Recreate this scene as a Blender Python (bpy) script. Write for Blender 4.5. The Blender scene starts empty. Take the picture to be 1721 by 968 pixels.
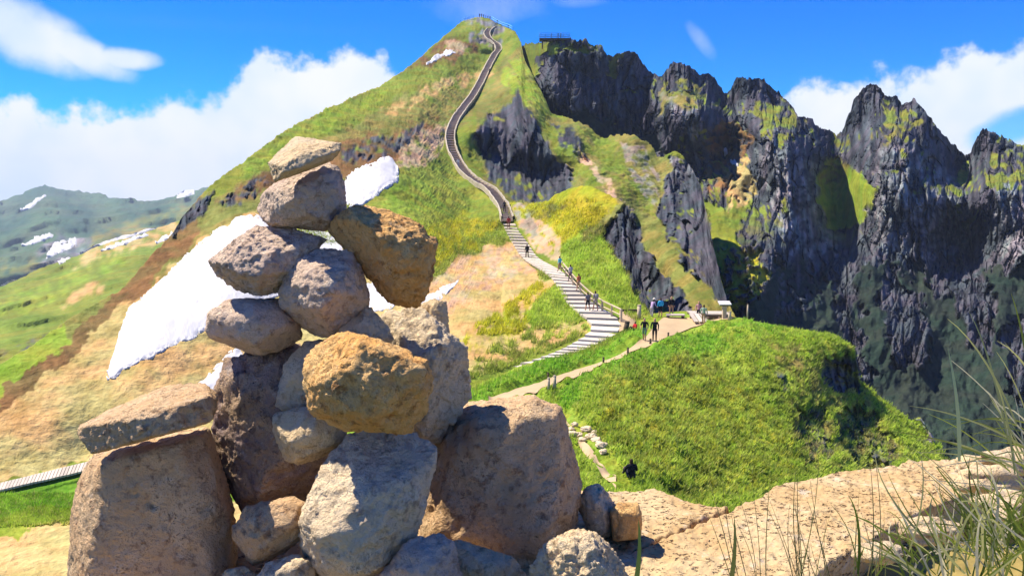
import bpy, bmesh, math, random
import numpy as np
from mathutils import Vector, Matrix

# ------------------------------------------------------------------ camera, sky, sun, exposure
SC = bpy.context.scene
COL = SC.collection
W_PX, H_PX, F_PX, HORIZON = 1721.0, 968.0, 1350.0, 330.0     # photograph frame and focal length in its pixels
PITCH = -math.atan((H_PX / 2 - HORIZON) / F_PX)
cam_data = bpy.data.cameras.new('camera')
cam_data.sensor_width = 36.0
cam_data.lens = 36.0 * F_PX / W_PX
cam_data.clip_start = 0.05
cam_data.clip_end = 30000.0
cam = bpy.data.objects.new('camera', cam_data)
COL.objects.link(cam)
cam.location = (0, 0, 0)
cam.rotation_euler = (math.pi / 2 + PITCH, 0, 0)
SC.camera = cam

SUN_EL = math.radians(57.0)
SUN_AZ = math.radians(-67.0)          # measured from +Y towards +X
SUN_DIR = Vector((math.cos(SUN_EL) * math.sin(SUN_AZ), math.cos(SUN_EL) * math.cos(SUN_AZ), math.sin(SUN_EL)))
sun_data = bpy.data.lights.new('sun', 'SUN')
sun_data.energy = 4.4
sun_data.angle = math.radians(0.53)
sun_data.color = (1.0, 0.91, 0.77)
sun = bpy.data.objects.new('sun', sun_data)
COL.objects.link(sun)
sun.rotation_euler = (-SUN_DIR).to_track_quat('-Z', 'Y').to_euler()
sun.location = SUN_DIR * 300

SC.view_settings.view_transform = 'Standard'
SC.view_settings.look = 'None'
SC.view_settings.exposure = 1.05
SC.view_settings.gamma = 1.0
SC.view_settings.use_curve_mapping = False
SC.render.engine = 'CYCLES'
SC.cycles.use_denoising = True
SC.cycles.max_bounces = 6
SC.cycles.diffuse_bounces = 3
SC.cycles.glossy_bounces = 2
SC.cycles.transmission_bounces = 2
SC.cycles.transparent_max_bounces = 8
SC.cycles.volume_bounces = 0
SC.cycles.caustics_reflective = False
SC.cycles.caustics_refractive = False


class NT:
    """small helper to wire shader nodes"""
    def __init__(self, tree):
        self.t = tree
        self.n = tree.nodes
        self.l = tree.links

    def node(self, kind, **kw):
        n = self.n.new(kind)
        for k, v in kw.items():
            setattr(n, k, v)
        return n

    def put(self, sock, val):
        if isinstance(val, bpy.types.NodeSocket):
            self.l.new(val, sock)
        elif val is not None:
            if sock.type == 'RGBA' and not hasattr(val, '__len__'):
                val = (val, val, val, 1)
            if sock.type == 'RGBA' and len(val) == 3:
                val = (*val, 1)
            sock.default_value = val

    def math(self, op, a, b=None, c=None, clamp=False):
        n = self.node('ShaderNodeMath', operation=op, use_clamp=clamp)
        self.put(n.inputs[0], a)
        self.put(n.inputs[1], b)
        self.put(n.inputs[2], c)
        return n.outputs[0]

    def vmath(self, op, a, b=None):
        n = self.node('ShaderNodeVectorMath', operation=op)
        self.put(n.inputs[0], a)
        self.put(n.inputs[1], b)
        return n.outputs[0]

    def noise(self, vec, scale, detail=4, rough=0.55, dist=0.0, out=0):
        n = self.node('ShaderNodeTexNoise')
        self.put(n.inputs['Vector'], vec)
        n.inputs['Scale'].default_value = scale
        n.inputs['Detail'].default_value = detail
        n.inputs['Roughness'].default_value = rough
        n.inputs['Distortion'].default_value = dist
        return n.outputs[out]

    def voronoi(self, vec, scale, feature='F1', out='Distance', rand=1.0):
        n = self.node('ShaderNodeTexVoronoi', feature=feature)
        self.put(n.inputs['Vector'], vec)
        n.inputs['Scale'].default_value = scale
        n.inputs['Randomness'].default_value = rand
        return n.outputs[out]

    def ramp(self, fac, stops, interp='LINEAR'):
        n = self.node('ShaderNodeValToRGB')
        n.color_ramp.interpolation = interp
        e = n.color_ramp.elements
        while len(e) < len(stops):
            e.new(0.5)
        for el, (p, c) in zip(e, stops):
            el.position = p
            el.color = (c, c, c, 1) if not hasattr(c, '__len__') else (*c, 1)
        self.put(n.inputs[0], fac)
        return n.outputs[0]

    def mix(self, fac, a, b, mode='MIX'):
        n = self.node('ShaderNodeMix', data_type='RGBA', blend_type=mode)
        self.put(n.inputs[0], fac)
        self.put(n.inputs[6], a)
        self.put(n.inputs[7], b)
        return n.outputs[2]

    def smooth(self, x, lo, hi, a=0.0, b=1.0):
        n = self.node('ShaderNodeMapRange', interpolation_type='SMOOTHSTEP')
        self.put(n.inputs[0], x)
        for i, v in enumerate((lo, hi, a, b)):
            self.put(n.inputs[i + 1], v)
        return n.outputs[0]

    def curve(self, fac, pts):
        n = self.node('ShaderNodeFloatCurve')
        c = n.mapping.curves[0]
        while len(c.points) < len(pts):
            c.points.new(0.5, 0.5)
        for p, (x, y) in zip(c.points, pts):
            p.location = (x, y)
            p.handle_type = 'AUTO'
        n.mapping.update()
        self.put(n.inputs['Value'], fac)
        return n.outputs[0]


def direction(px, py):
    """world direction through a photograph pixel, scaled so that y = 1"""
    a = (px - W_PX / 2) / F_PX
    b = (H_PX / 2 - py) / F_PX
    c, s = math.cos(PITCH), math.sin(PITCH)
    y = c - b * s
    z = s + b * c
    return a / y, z / y


def P(px, py, d):
    a, z = direction(px, py)
    return Vector((a * d, d, z * d))


def az_el(px, py):
    a, z = direction(px, py)
    return math.atan2(a, 1.0), math.atan2(z, math.hypot(a, 1.0))


# ---- sky: Nishita with cloud banks in the directions the photograph shows them
world = bpy.data.worlds.new('World')
SC.world = world
world.use_nodes = True
world.cycles.sampling_method = 'MANUAL'
world.cycles.sample_map_resolution = 512
wt = NT(world.node_tree)
wt.n.clear()
w_out = wt.node('ShaderNodeOutputWorld')
bg = wt.node('ShaderNodeBackground')
sky = wt.node('ShaderNodeTexSky', sky_type='NISHITA')
sky.sun_disc = False
sky.sun_elevation = SUN_EL
sky.sun_rotation = SUN_AZ
sky.altitude = 1800
sky.air_density = 1.0
sky.dust_density = 0.3
sky.ozone_density = 3.0
hsv = wt.node('ShaderNodeHueSaturation')
hsv.inputs['Saturation'].default_value = 1.5
hsv.inputs['Value'].default_value = 1.0
hsv.inputs['Hue'].default_value = 0.492
wt.l.new(sky.outputs[0], hsv.inputs['Color'])
tc = wt.node('ShaderNodeTexCoord')
sep = wt.node('ShaderNodeSeparateXYZ')
wt.l.new(tc.outputs['Generated'], sep.inputs[0])
wx, wy, wz = sep.outputs
azim = wt.math('ARCTAN2', wx, wy)
elev = wt.math('ARCSINE', wz)
vdir = tc.outputs['Generated']
n_big = wt.noise(vdir, 7.0, 3, 0.6)
n_fine = wt.noise(vdir, 30.0, 4, 0.62)
wob = wt.math('ADD', wt.math('MULTIPLY', wt.math('SUBTRACT', n_big, 0.5), 0.09),
              wt.math('MULTIPLY', wt.math('SUBTRACT', n_fine, 0.5), 0.075))
# cloud bank: elevation of its upper edge for every azimuth
bank_px = [(-60, 150), (0, 158), (60, 165), (95, 196), (140, 178), (190, 185), (270, 168), (330, 158), (395, 132), (432, 84),
           (462, 80), (492, 112), (530, 116), (590, 84), (632, 92), (668, 128), (720, 170), (900, 210), (1200, 215),
           (1315, 165), (1360, 138), (1425, 142), (1500, 116), (1560, 118), (1630, 84), (1721, 66), (1790, 50)]
AZR = math.pi


def u01(a):
    return a / (2 * AZR) + 0.5


def e01(e):
    return e / 0.6 + 0.1


bank = [(0.0, e01(0.12)), (0.2, e01(0.10)), (0.33, e01(0.14))]
for x, y in bank_px:
    a, e = az_el(x, y)
    bank.append((u01(a), e01(e)))
bank += [(0.66, e01(0.15)), (0.8, e01(0.10)), (1.0, e01(0.12))]
edge = wt.math('MULTIPLY', wt.math('SUBTRACT', wt.curve(wt.math('ADD', wt.math('DIVIDE', azim, 2 * AZR), 0.5), bank), 0.1), 0.6)
cl_bank = wt.smooth(wt.math('ADD', wt.math('SUBTRACT', edge, elev), wob), -0.006, 0.018)


def blob(px, py, rx, ry, ang=0.0, soft=1.0, k=9.0):
    a0, e0 = az_el(px, py)
    da = wt.math('SUBTRACT', azim, a0)
    de = wt.math('SUBTRACT', elev, e0)
    c, s = math.cos(ang), math.sin(ang)
    u = wt.math('DIVIDE', wt.math('ADD', wt.math('MULTIPLY', da, c), wt.math('MULTIPLY', de, s)), rx / F_PX)
    v = wt.math('DIVIDE', wt.math('SUBTRACT', wt.math('MULTIPLY', de, c), wt.math('MULTIPLY', da, s)), ry / F_PX)
    r2 = wt.math('ADD', wt.math('MULTIPLY', u, u), wt.math('MULTIPLY', v, v))
    return wt.smooth(wt.math('ADD', wt.math('SUBTRACT', 1.0, r2), wt.math('MULTIPLY', wob, k)), 0.0, soft)


streak = blob(20, 45, 135, 52, -0.40, 0.9)
for a in ((120, 82, 105, 30, -0.40, 0.9), (205, 100, 62, 20, 0.02, 0.9)):
    streak = wt.math('MAXIMUM', streak, blob(*a))
thin = blob(830, 5, 130, 42, 0.1, 1.8, 16)
for a in ((1180, 70, 42, 15, -0.9, 1.5, 16), (968, 2, 60, 14, 0, 1.8, 14), (300, 40, 420, 14, 0.02, 9.0, 10)):
    thin = wt.math('MAXIMUM', thin, blob(*a))
thin = wt.math('MULTIPLY', thin, 0.36)
hole = blob(1702, 214, 70, 30, 0.35, 0.9)
cl_bank = wt.math('MULTIPLY', cl_bank, wt.math('SUBTRACT', 1.0, wt.math('MULTIPLY', hole, 0.9)))
cloud = wt.math('MAXIMUM', wt.math('MAXIMUM', cl_bank, wt.math('MULTIPLY', streak, 0.95)), thin)
shade = wt.smooth(n_big, 0.35, 0.65)
ccol = wt.mix(shade, (0.38, 0.44, 0.53), (0.49, 0.50, 0.525))
cmix = wt.mix(cloud, wt.vmath('MULTIPLY', hsv.outputs[0], (0.005, 0.054, 0.104)), ccol)
wt.l.new(cmix, bg.inputs['Color'])
bg.inputs['Strength'].default_value = 1.0
wt.l.new(bg.outputs[0], w_out.inputs['Surface'])

# ------------------------------------------------------------------ numeric helpers
rng = np.random.RandomState(7)
_perm = rng.permutation(256).astype(np.int32)
_perm = np.concatenate([_perm, _perm, _perm])
_grad = rng.normal(size=(256, 3))
_grad /= np.linalg.norm(_grad, axis=1)[:, None]
_gx, _gy, _gz = (np.ascontiguousarray(_grad[:, k], np.float32) for k in range(3))


def perlin(x, y, z):
    """gradient noise, about -1 .. 1, vectorised"""
    x, y, z = np.broadcast_arrays(np.asarray(x, np.float32), np.asarray(y, np.float32), np.asarray(z, np.float32))
    xi, yi, zi = (np.floor(t).astype(np.int32) for t in (x, y, z))
    xf, yf, zf = x - xi, y - yi, z - zi
    u, v, w = (t * t * t * (t * (t * 6 - 15) + 10) for t in (xf, yf, zf))
    xi, yi, zi = xi & 255, yi & 255, zi & 255
    p0, p1 = _perm[xi], _perm[xi + 1]
    p00, p01, p10, p11 = _perm[p0 + yi], _perm[p0 + yi + 1], _perm[p1 + yi], _perm[p1 + yi + 1]

    def g(h, dx, dy, dz):
        h = _perm[h + zi + dz]
        return _gx[h] * (xf - dx) + _gy[h] * (yf - dy) + _gz[h] * (zf - dz)
    r = []
    for dz in (0, 1):
        a = g(p00, 0, 0, dz)
        a += u * (g(p10, 1, 0, dz) - a)
        b = g(p01, 0, 1, dz)
        b += u * (g(p11, 1, 1, dz) - b)
        r.append(a + v * (b - a))
    return (r[0] + w * (r[1] - r[0])) * 1.5


def fbm(x, y, z, octaves=4, gain=0.5, lac=2.03):
    s, a = 0.0, 1.0
    for i in range(octaves):
        s = s + a * perlin(x + 17.3 * i, y - 9.1 * i, z + 5.7 * i)
        x, y, z = x * lac, y * lac, z * lac
        a *= gain
    return s


def ridged(x, y, z, octaves=4, gain=0.5, lac=2.1):
    s, a = 0.0, 1.0
    for i in range(octaves):
        s = s + a * (1 - 2.2 * np.abs(perlin(x + 31.3 * i, y - 7.1 * i, z + 3.7 * i)))
        x, y, z = x * lac, y * lac, z * lac
        a *= gain
    return s


def unproj(px, py, d):
    a = (px - W_PX / 2) / F_PX
    b = (H_PX / 2 - py) / F_PX
    c, s = math.cos(PITCH), math.sin(PITCH)
    y = c - b * s
    z = s + b * c
    return np.stack([a / y * d, np.broadcast_to(d, np.shape(a / y * d)), z / y * d], -1)


class Depth:
    """smooth inverse-distance field through measured points (pixel, pixel, metres); planes stay planes"""
    def __init__(self, pts, c=30.0):
        pts = np.array(pts, float)
        self.p = pts[:, :2]
        self.c = c
        n = len(pts)
        r = np.hypot(*(self.p[:, None] - self.p[None]).transpose(2, 0, 1))
        A = np.zeros((n + 3, n + 3))
        A[:n, :n] = np.sqrt(r * r + c * c) + np.eye(n) * 1e-3
        A[:n, n] = 1
        A[:n, n + 1:] = self.p / 500
        A[n:, :n] = A[:n, n:].T
        b = np.zeros(n + 3)
        b[:n] = 1 / pts[:, 2]
        self.w = np.linalg.solve(A, b)

    def __call__(self, px, py):
        px, py = np.asarray(px, float), np.asarray(py, float)
        s = self.w[-3] + self.w[-2] * px / 500 + self.w[-1] * py / 500
        for (x, y), w in zip(self.p, self.w):
            s = s + w * np.sqrt((px - x) ** 2 + (py - y) ** 2 + self.c ** 2)
        return 1 / np.clip(s, 1 / 9000.0, 10)


def pl(pts):
    pts = np.array(sorted(pts), float)
    return lambda x: np.interp(x, pts[:, 0], pts[:, 1])


def inside(px, py, poly):
    """even-odd test, vectorised"""
    q = np.array(poly, float)
    box = (px >= q[:, 0].min()) & (px <= q[:, 0].max()) & (py >= q[:, 1].min()) & (py <= q[:, 1].max())
    x, y = px[box], py[box]
    r = np.zeros(x.shape, bool)
    n = len(poly)
    for i in range(n):
        x0, y0 = poly[i]
        x1, y1 = poly[(i + 1) % n]
        if y0 == y1:
            continue
        r ^= ((y0 > y) != (y1 > y)) & (x < (x1 - x0) * (y - y0) / (y1 - y0) + x0)
    out = np.zeros(np.shape(px), bool)
    out[box] = r
    return out


def bez(pts, n):
    """Catmull-Rom through points (any dimension), n samples, spaced evenly by length"""
    p = np.array(pts, float)
    p = np.vstack([2 * p[0] - p[1], p, 2 * p[-1] - p[-2]])
    out = []
    for i in range(1, len(p) - 2):
        t = np.linspace(0, 1, 24, endpoint=False)[:, None]
        a, b, c, d = p[i - 1], p[i], p[i + 1], p[i + 2]
        out.append(0.5 * (2 * b + (c - a) * t + (2 * a - 5 * b + 4 * c - d) * t ** 2 + (3 * b - a - 3 * c + d) * t ** 3))
    out.append(p[-2][None])
    out = np.vstack(out)
    s = np.concatenate([[0], np.cumsum(np.linalg.norm(np.diff(out, axis=0), axis=1))])
    t = np.linspace(0, s[-1], n)
    return np.stack([np.interp(t, s, out[:, k]) for k in range(out.shape[1])], 1)


# ------------------------------------------------------------------ object helpers
def mesh_np(name, verts, faces, mat=None, parent=None, smooth=True, colors=None, loc=None):
    me = bpy.data.meshes.new(name)
    verts = np.asarray(verts, np.float32)
    faces = np.asarray(faces, np.int32)
    k = faces.shape[1]
    me.vertices.add(len(verts))
    me.vertices.foreach_set('co', verts.ravel())
    me.loops.add(faces.size)
    me.loops.foreach_set('vertex_index', faces.ravel())
    me.polygons.add(len(faces))
    me.polygons.foreach_set('loop_start', np.arange(0, faces.size, k, dtype=np.int32))
    me.polygons.foreach_set('use_smooth', np.full(len(faces), smooth))
    me.update(calc_edges=True)
    if colors is not None:
        at = me.attributes.new('albedo', 'FLOAT_COLOR', 'POINT')
        c = np.ones((len(verts), 4), np.float32)
        c[:, :3] = colors
        at.data.foreach_set('color', c.ravel())
    if mat:
        me.materials.append(mat)
    o = bpy.data.objects.new(name, me)
    COL.objects.link(o)
    if parent:
        o.parent = parent
    if loc is not None:
        o.location = loc
    return o


def obj_bm(name, bm, mat, parent=None, smooth=False):
    me = bpy.data.meshes.new(name)
    bm.normal_update()
    bm.to_mesh(me)
    bm.free()
    for m in (mat if isinstance(mat, (list, tuple)) else [mat]):
        me.materials.append(m)
    if smooth:
        me.polygons.foreach_set('use_smooth', np.ones(len(me.polygons), bool))
    o = bpy.data.objects.new(name, me)
    COL.objects.link(o)
    if parent:
        o.parent = parent
    return o


def tag(o, label, cat, group=None):
    o['label'] = label
    o['category'] = cat
    if group:
        o['group'] = group
    return o


def kind(o, k, label=None):
    o['kind'] = k
    if label:
        o['label'] = label
    return o


def empty(name, loc=(0, 0, 0), rz=0.0):
    o = bpy.data.objects.new(name, None)
    o.empty_display_size = 0.2
    COL.objects.link(o)
    o.location = loc
    o.rotation_euler = (0, 0, rz)
    return o


def grid_faces(nr, nc):
    i = np.arange(nr * nc).reshape(nr, nc)
    return np.stack([i[:-1, :-1], i[:-1, 1:], i[1:, 1:], i[1:, :-1]], -1).reshape(-1, 4)


def bm_box(bm, c, sx, sy, sz, mat=None, jitter=0.0, bevel=0.0):
    m = (mat or Matrix.Identity(4)) @ Matrix.Translation(c) @ Matrix.Diagonal((sx, sy, sz, 1))
    r = bmesh.ops.create_cube(bm, size=1.0, matrix=m)
    if jitter:
        for v in r['verts']:
            v.co += Vector([random.uniform(-jitter, jitter) for _ in range(3)])
    return r['verts']


def bm_bar(bm, a, b, r, seg=6, r2=None):
    a, b = Vector(a), Vector(b)
    d = b - a
    q = d.to_track_quat('Z', 'Y').to_matrix().to_4x4()
    m = Matrix.Translation((a + b) / 2) @ q
    bmesh.ops.create_cone(bm, cap_ends=True, segments=seg, radius1=r, radius2=r2 if r2 is not None else r, depth=d.length, matrix=m)


# ------------------------------------------------------------------ materials
def new_mat(name):
    m = bpy.data.materials.new(name)
    m.use_nodes = True
    t = NT(m.node_tree)
    b = m.node_tree.nodes['Principled BSDF']
    b.inputs['Roughness'].default_value = 0.9
    b.inputs['Specular IOR Level'].default_value = 0.2
    return m, t, b


def bump(t, b, height, dist, strength=1.0, normal=None):
    n = t.node('ShaderNodeBump')
    n.inputs['Strength'].default_value = strength
    n.inputs['Distance'].default_value = dist
    t.put(n.inputs['Height'], height)
    if normal is not None:
        t.l.new(normal, n.inputs['Normal'])
    t.l.new(n.outputs[0], b.inputs['Normal'])
    return n.outputs[0]


def terrain_mat(name, s, vary=0.45, bd=0.3, stretch=(1, 1, 1)):
    """albedo comes from the mapped ground cover; the shader adds grain and fine relief at size s (metres)"""
    m, t, b = new_mat(name)
    at = t.node('ShaderNodeAttribute', attribute_name='albedo')
    geo = t.node('ShaderNodeNewGeometry')
    v = t.vmath('MULTIPLY', geo.outputs['Position'], stretch)
    n1 = t.noise(v, 1 / s, 5, 0.65, 0.4)
    n2 = t.noise(v, 3.3 / s, 5, 0.6)
    k = t.math('ADD', t.math('MULTIPLY', t.math('SUBTRACT', n1, 0.5), 2.6 * vary), t.math('MULTIPLY', t.math('SUBTRACT', n2, 0.5), 2.0 * vary))
    k = t.math('ADD', 1.0, k)
    k = t.math('MAXIMUM', k, 0.25)
    n3 = t.noise(v, 0.35 / s, 4, 0.6)
    tint = t.mix(t.smooth(n3, 0.38, 0.62), (0.88, 1.03, 0.9), (1.14, 0.98, 0.92))
    c = t.mix(1.0, at.outputs['Color'], tint, 'MULTIPLY')
    c = t.vmath('MULTIPLY', c, t.node('ShaderNodeCombineXYZ').outputs[0])
    comb = c.node.inputs[1].links[0].from_node
    for i in range(3):
        t.l.new(k, comb.inputs[i])
    t.l.new(c, b.inputs['Base Color'])
    b.inputs['Specular IOR Level'].default_value = 0.08
    h = t.math('ADD', n1, t.math('MULTIPLY', n2, 0.5))
    bump(t, b, h, bd, 0.9)
    return m


def plain_mat(name, col, rough=0.7, vary=0.25, scale=20.0, spec=0.25, bd=0.0, stretch=(1, 1, 1)):
    m, t, b = new_mat(name)
    co = t.node('ShaderNodeTexCoord').outputs['Object']
    oi = t.node('ShaderNodeObjectInfo').outputs['Random']
    v = t.vmath('MULTIPLY', co, stretch)
    n = t.noise(v, scale, 4, 0.6)
    f = t.math('ADD', t.math('MULTIPLY', t.math('SUBTRACT', n, 0.5), 2 * vary), t.math('MULTIPLY', t.math('SUBTRACT', oi, 0.5), vary * 0.8))
    f = t.math('ADD', 1.0, f)
    cx = t.node('ShaderNodeCombineXYZ')
    for i in range(3):
        t.l.new(f, cx.inputs[i])
    t.l.new(t.vmath('MULTIPLY', (*col,), cx.outputs[0]), b.inputs['Base Color'])
    b.inputs['Roughness'].default_value = rough
    b.inputs['Specular IOR Level'].default_value = spec
    if bd:
        bump(t, b, n, bd, 0.7)
    return m

# ------------------------------------------------------------------ ground cover palette (albedo)
GREEN = ((0.120, 0.160, 0.018), (0.220, 0.255, 0.040))
BRIGHT = ((0.155, 0.230, 0.018), (0.275, 0.330, 0.045))
LUSH = ((0.095, 0.205, 0.012), (0.190, 0.300, 0.030))
YELLOW = ((0.230, 0.235, 0.012), (0.350, 0.320, 0.025))
OLIVE = ((0.115, 0.125, 0.026), (0.270, 0.240, 0.070))
TAN = ((0.390, 0.260, 0.095), (0.530, 0.375, 0.170))
STRAW = ((0.430, 0.300, 0.115), (0.560, 0.415, 0.190))
BROWN = ((0.110, 0.065, 0.025), (0.235, 0.140, 0.055))
PINK = ((0.370, 0.250, 0.155), (0.490, 0.360, 0.245))
BASALT = ((0.022, 0.025, 0.037), (0.115, 0.120, 0.155))
GREY = ((0.060, 0.062, 0.080), (0.330, 0.330, 0.370))
FARG = ((0.040, 0.085, 0.060), (0.105, 0.160, 0.085))
SHADE_GREEN = ((0.014, 0.025, 0.023), (0.034, 0.050, 0.038))  # turf with the shade of the cirque painted into its albedo
SAND = ((0.46, 0.33, 0.18), (0.56, 0.42, 0.26))
SCREE = ((0.200, 0.175, 0.135), (0.340, 0.300, 0.245))


def fluted(x, z, sx, sz, octaves=4, gain=0.58):
    """upright ribs and cracks: fine across, drawn out in height"""
    s, a = 0.0, 1.0
    for i in range(octaves):
        s = s + a * (0.5 - np.abs(perlin(x / sx + 13.7 * i, 4.4 + 2.3 * i, z / sz + 5.1 * i)) * 1.6)
        sx, sz = sx / 2.15, sz / 1.7
        a *= gain
    return s


def cells(u, w):
    """jointed rock: one random height per cell plus a groove along its border"""
    iu, iw = np.floor(u).astype(np.int32), np.floor(w).astype(np.int32)
    f1 = np.full(np.shape(u), 9.0, np.float32)
    f2 = f1.copy()
    val = np.zeros(np.shape(u), np.float32)
    for du in (-1, 0, 1):
        for dw in (-1, 0, 1):
            h = _perm[(_perm[(iu + du) & 255] + iw + dw) & 255]
            cu = iu + du + _hash[h, 0]
            cw = iw + dw + _hash[h, 1]
            d = np.hypot(u - cu, w - cw).astype(np.float32)
            near = d < f1
            f2 = np.where(near, f1, np.minimum(f2, d))
            val = np.where(near, _hash[h, 2] + (u - cu) * (_hash[h, 3] - 0.5) * 1.6 + (w - cw) * (_hash[h, 4] - 0.5) * 1.2, val)
            f1 = np.where(near, d, f1)
    return val - 0.5, np.clip((f2 - f1) * 5.0, 0, 1)


def mounds(u, w):
    """tussock domes, 1 at each centre, 0 in the gaps"""
    iu, iw = np.floor(u).astype(np.int32), np.floor(w).astype(np.int32)
    f1 = np.full(np.shape(u), 9.0, np.float32)
    for du in (-1, 0, 1):
        for dw in (-1, 0, 1):
            h = _perm[(_perm[(iu + du) & 255] + iw + dw) & 255]
            f1 = np.minimum(f1, (u - iu - du - _hash[h, 0]) ** 2 + (w - iw - dw - _hash[h, 1]) ** 2)
    return np.clip(1 - f1 * 1.6, -0.4, 1)


_hash = np.random.RandomState(3).uniform(0, 1, (256, 5)).astype(np.float32)


def jointed(x, z, sx, sz):
    wu = 0.5 * fbm(x / sx, 2.2, z / sz, 2)
    a, g = cells(x / sx + wu, z / sz + wu)
    b, g2 = cells(x / sx * 2.3 + wu + 5.1, z / sz * 2.0 - wu)
    return a + 0.45 * b - 0.28 * (1 - g) - 0.12 * (1 - g2)


class Layer:
    def __init__(self, name, x0, x1, nc, nr, top, bottom, depth, cover, mat, base=GREEN, rough_top=1.0,
                 disp=None, recess=(), warp=9.0, skirt=((6, -4), (30, -30), (90, -110)), seed=0.0, ledge_grass=None, label=None, flat=(), smooth=True, spiky=0.0):
        self.x0, self.x1, self.nc, self.nr = x0, x1, nc, nr
        cols = np.linspace(x0, x1, nc)
        amp = rough_top(cols) if callable(rough_top) else rough_top
        jag = amp * (3.0 * perlin(cols / 9.0, 3.3 + seed, 0) + 2.2 * perlin(cols / 3.1, 8.3 + seed, 0) + 2.0 * perlin(cols / 22.0, 1.3 + seed, 0))
        jag = jag + spiky * (5.0 * cells(cols / 7.0, np.full(nc, 0.4 + seed))[0] + 3.5 * cells(cols / 3.0, np.full(nc, 0.8 + seed))[0])
        self.t = top(cols) + jag
        self.b = np.maximum(bottom(cols), self.t + 2)
        v = np.linspace(0, 1, nr)[:, None]
        PX = np.broadcast_to(cols, (nr, nc))
        t_line = top(cols)
        PY = self.b + (t_line - self.b) * v + (self.t - t_line) * v ** 14
        # depth on a coarse lattice, then bilinear
        cx = np.linspace(x0 - 5, x1 + 5, max(24, int((x1 - x0) / 9)))
        ylo, yhi = PY.min() - 5, PY.max() + 5
        cy = np.linspace(ylo, yhi, max(24, int((yhi - ylo) / 9)))
        G = depth(*np.meshgrid(cx, cy))
        fu = (PX - cx[0]) / (cx[1] - cx[0])
        fv = (PY - cy[0]) / (cy[1] - cy[0])
        iu, iv = np.clip(fu.astype(int), 0, len(cx) - 2), np.clip(fv.astype(int), 0, len(cy) - 2)
        a, c = fu - iu, fv - iv
        D = G[iv, iu] * (1 - a) * (1 - c) + G[iv, iu + 1] * a * (1 - c) + G[iv + 1, iu] * (1 - a) * c + G[iv + 1, iu + 1] * a * c
        # ground cover, borders broken by noise
        wx = PX + warp * (fbm(PX / 26.0, PY / 26.0, 5.5 + seed, 4, 0.6))
        wy = PY + warp * (fbm(PX / 26.0, PY / 26.0, 55.5 + seed, 4, 0.6))
        pos = unproj(PX, PY, D)
        tone = 0.5 + 0.55 * fbm(PX / 55.0, PY / 40.0, 2.2 + seed, 4, 0.6) + 0.35 * fbm(PX / 9.0, PY / 7.0, 7.2 + seed, 3, 0.6)
        tone = np.clip(tone, 0, 1)[..., None]
        streak = np.clip(0.42 + 0.7 * fbm(PX / 6.5, PY / 42.0, 1.2 + seed, 4, 0.62) + 0.3 * fbm(PX / 30.0, PY / 30.0, 9.2 + seed, 3), 0, 1)[..., None]
        grass_tone, tone = tone, streak if base is BASALT else tone
        A = np.array(base[0]) + (np.array(base[1]) - np.array(base[0])) * tone
        R = np.full(PX.shape, 1.0 if base in (BASALT, GREY) else 0.0)
        FL = np.zeros(PX.shape)
        patchy = 0.5 + 0.9 * fbm(PX / 14.0, PY / 11.0, 12.2 + seed, 4, 0.65)
        for item in cover:
            poly, c = item[0], item[1]
            keep = item[2] if len(item) > 2 else 1.0
            m = inside(wx, wy, poly)
            if keep < 1.0:
                m &= patchy < keep
            tone = streak if c in (BASALT, GREY) else grass_tone
            A[m] = (np.array(c[0]) + (np.array(c[1]) - np.array(c[0])) * tone)[m]
            R[m] = 1.0 if c in (BASALT, GREY) else 0.0
        for poly in flat:
            FL[inside(PX, PY, poly)] = 1.0
        RC = np.zeros(PX.shape)
        for poly, amt in recess:
            m = inside(wx, wy, poly)
            xa, xb = min(q[0] for q in poly), max(q[0] for q in poly)
            RC[m] = (amt * np.clip(1.15 - (PX - xa) / (xb - xa), 0.05, 1))[m]

        def soft(M, n):
            for _ in range(n):
                M = (M + np.roll(M, 1, 0) + np.roll(M, -1, 0) + np.roll(M, 1, 1) + np.roll(M, -1, 1)) / 5
            return M
        R = soft(R, 2)
        RC = soft(RC, 3)
        FL = soft(FL, 4)
        A = soft(A, 1)
        self.A = A
        D = D + RC
        toward, up = disp(PX, PY, pos, R, D) if disp else (0.0, 0.0)
        toward = toward * (1 - 0.9 * FL)
        up = up * (1 - 0.9 * FL)
        D = D - toward
        pos = unproj(PX, PY, D)
        pos[..., 2] += up
        self.pos, self.R = pos, R
        if ledge_grass:
            du = np.gradient(pos, axis=1)
            dv = np.gradient(pos, axis=0)
            nn = np.cross(du, dv)
            nz = np.abs(nn[..., 2]) / np.maximum(np.linalg.norm(nn, axis=-1), 1e-9)
            nz = soft(soft(nz, 2) + 0.28 * fbm(PX / 17.0, PY / 14.0, 21.0 + seed, 3), 1)
            g = np.clip((nz - ledge_grass[0]) / 0.10, 0, 1) * np.clip(R * 2, 0, 1) * np.clip((ledge_grass[1] - PY) / 60.0, 0, 1)
            gc = np.array(OLIVE[0]) + (np.array(GREEN[1]) - np.array(OLIVE[0])) * grass_tone
            A = A * (1 - g[..., None]) + gc * g[..., None]
            self.A = A
        self.PX, self.PY = PX, PY
        rows, acol = [pos], [A]
        last = pos[-1]
        for k, (back, drop) in enumerate(skirt):
            r = last.copy()
            r[:, 1] += back
            r[:, 0] *= 1 + back / np.maximum(last[:, 1], 1)
            r[:, 2] += drop
            rows.append(r[None])
            acol.append(A[-1][None])
        V = np.concatenate(rows).reshape(-1, 3)
        C = np.concatenate(acol).reshape(-1, 3)
        self.o = mesh_np(name, V, grid_faces(nr + len(skirt), nc), mat, colors=C, smooth=smooth)
        kind(self.o, 'structure', label)

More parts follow.
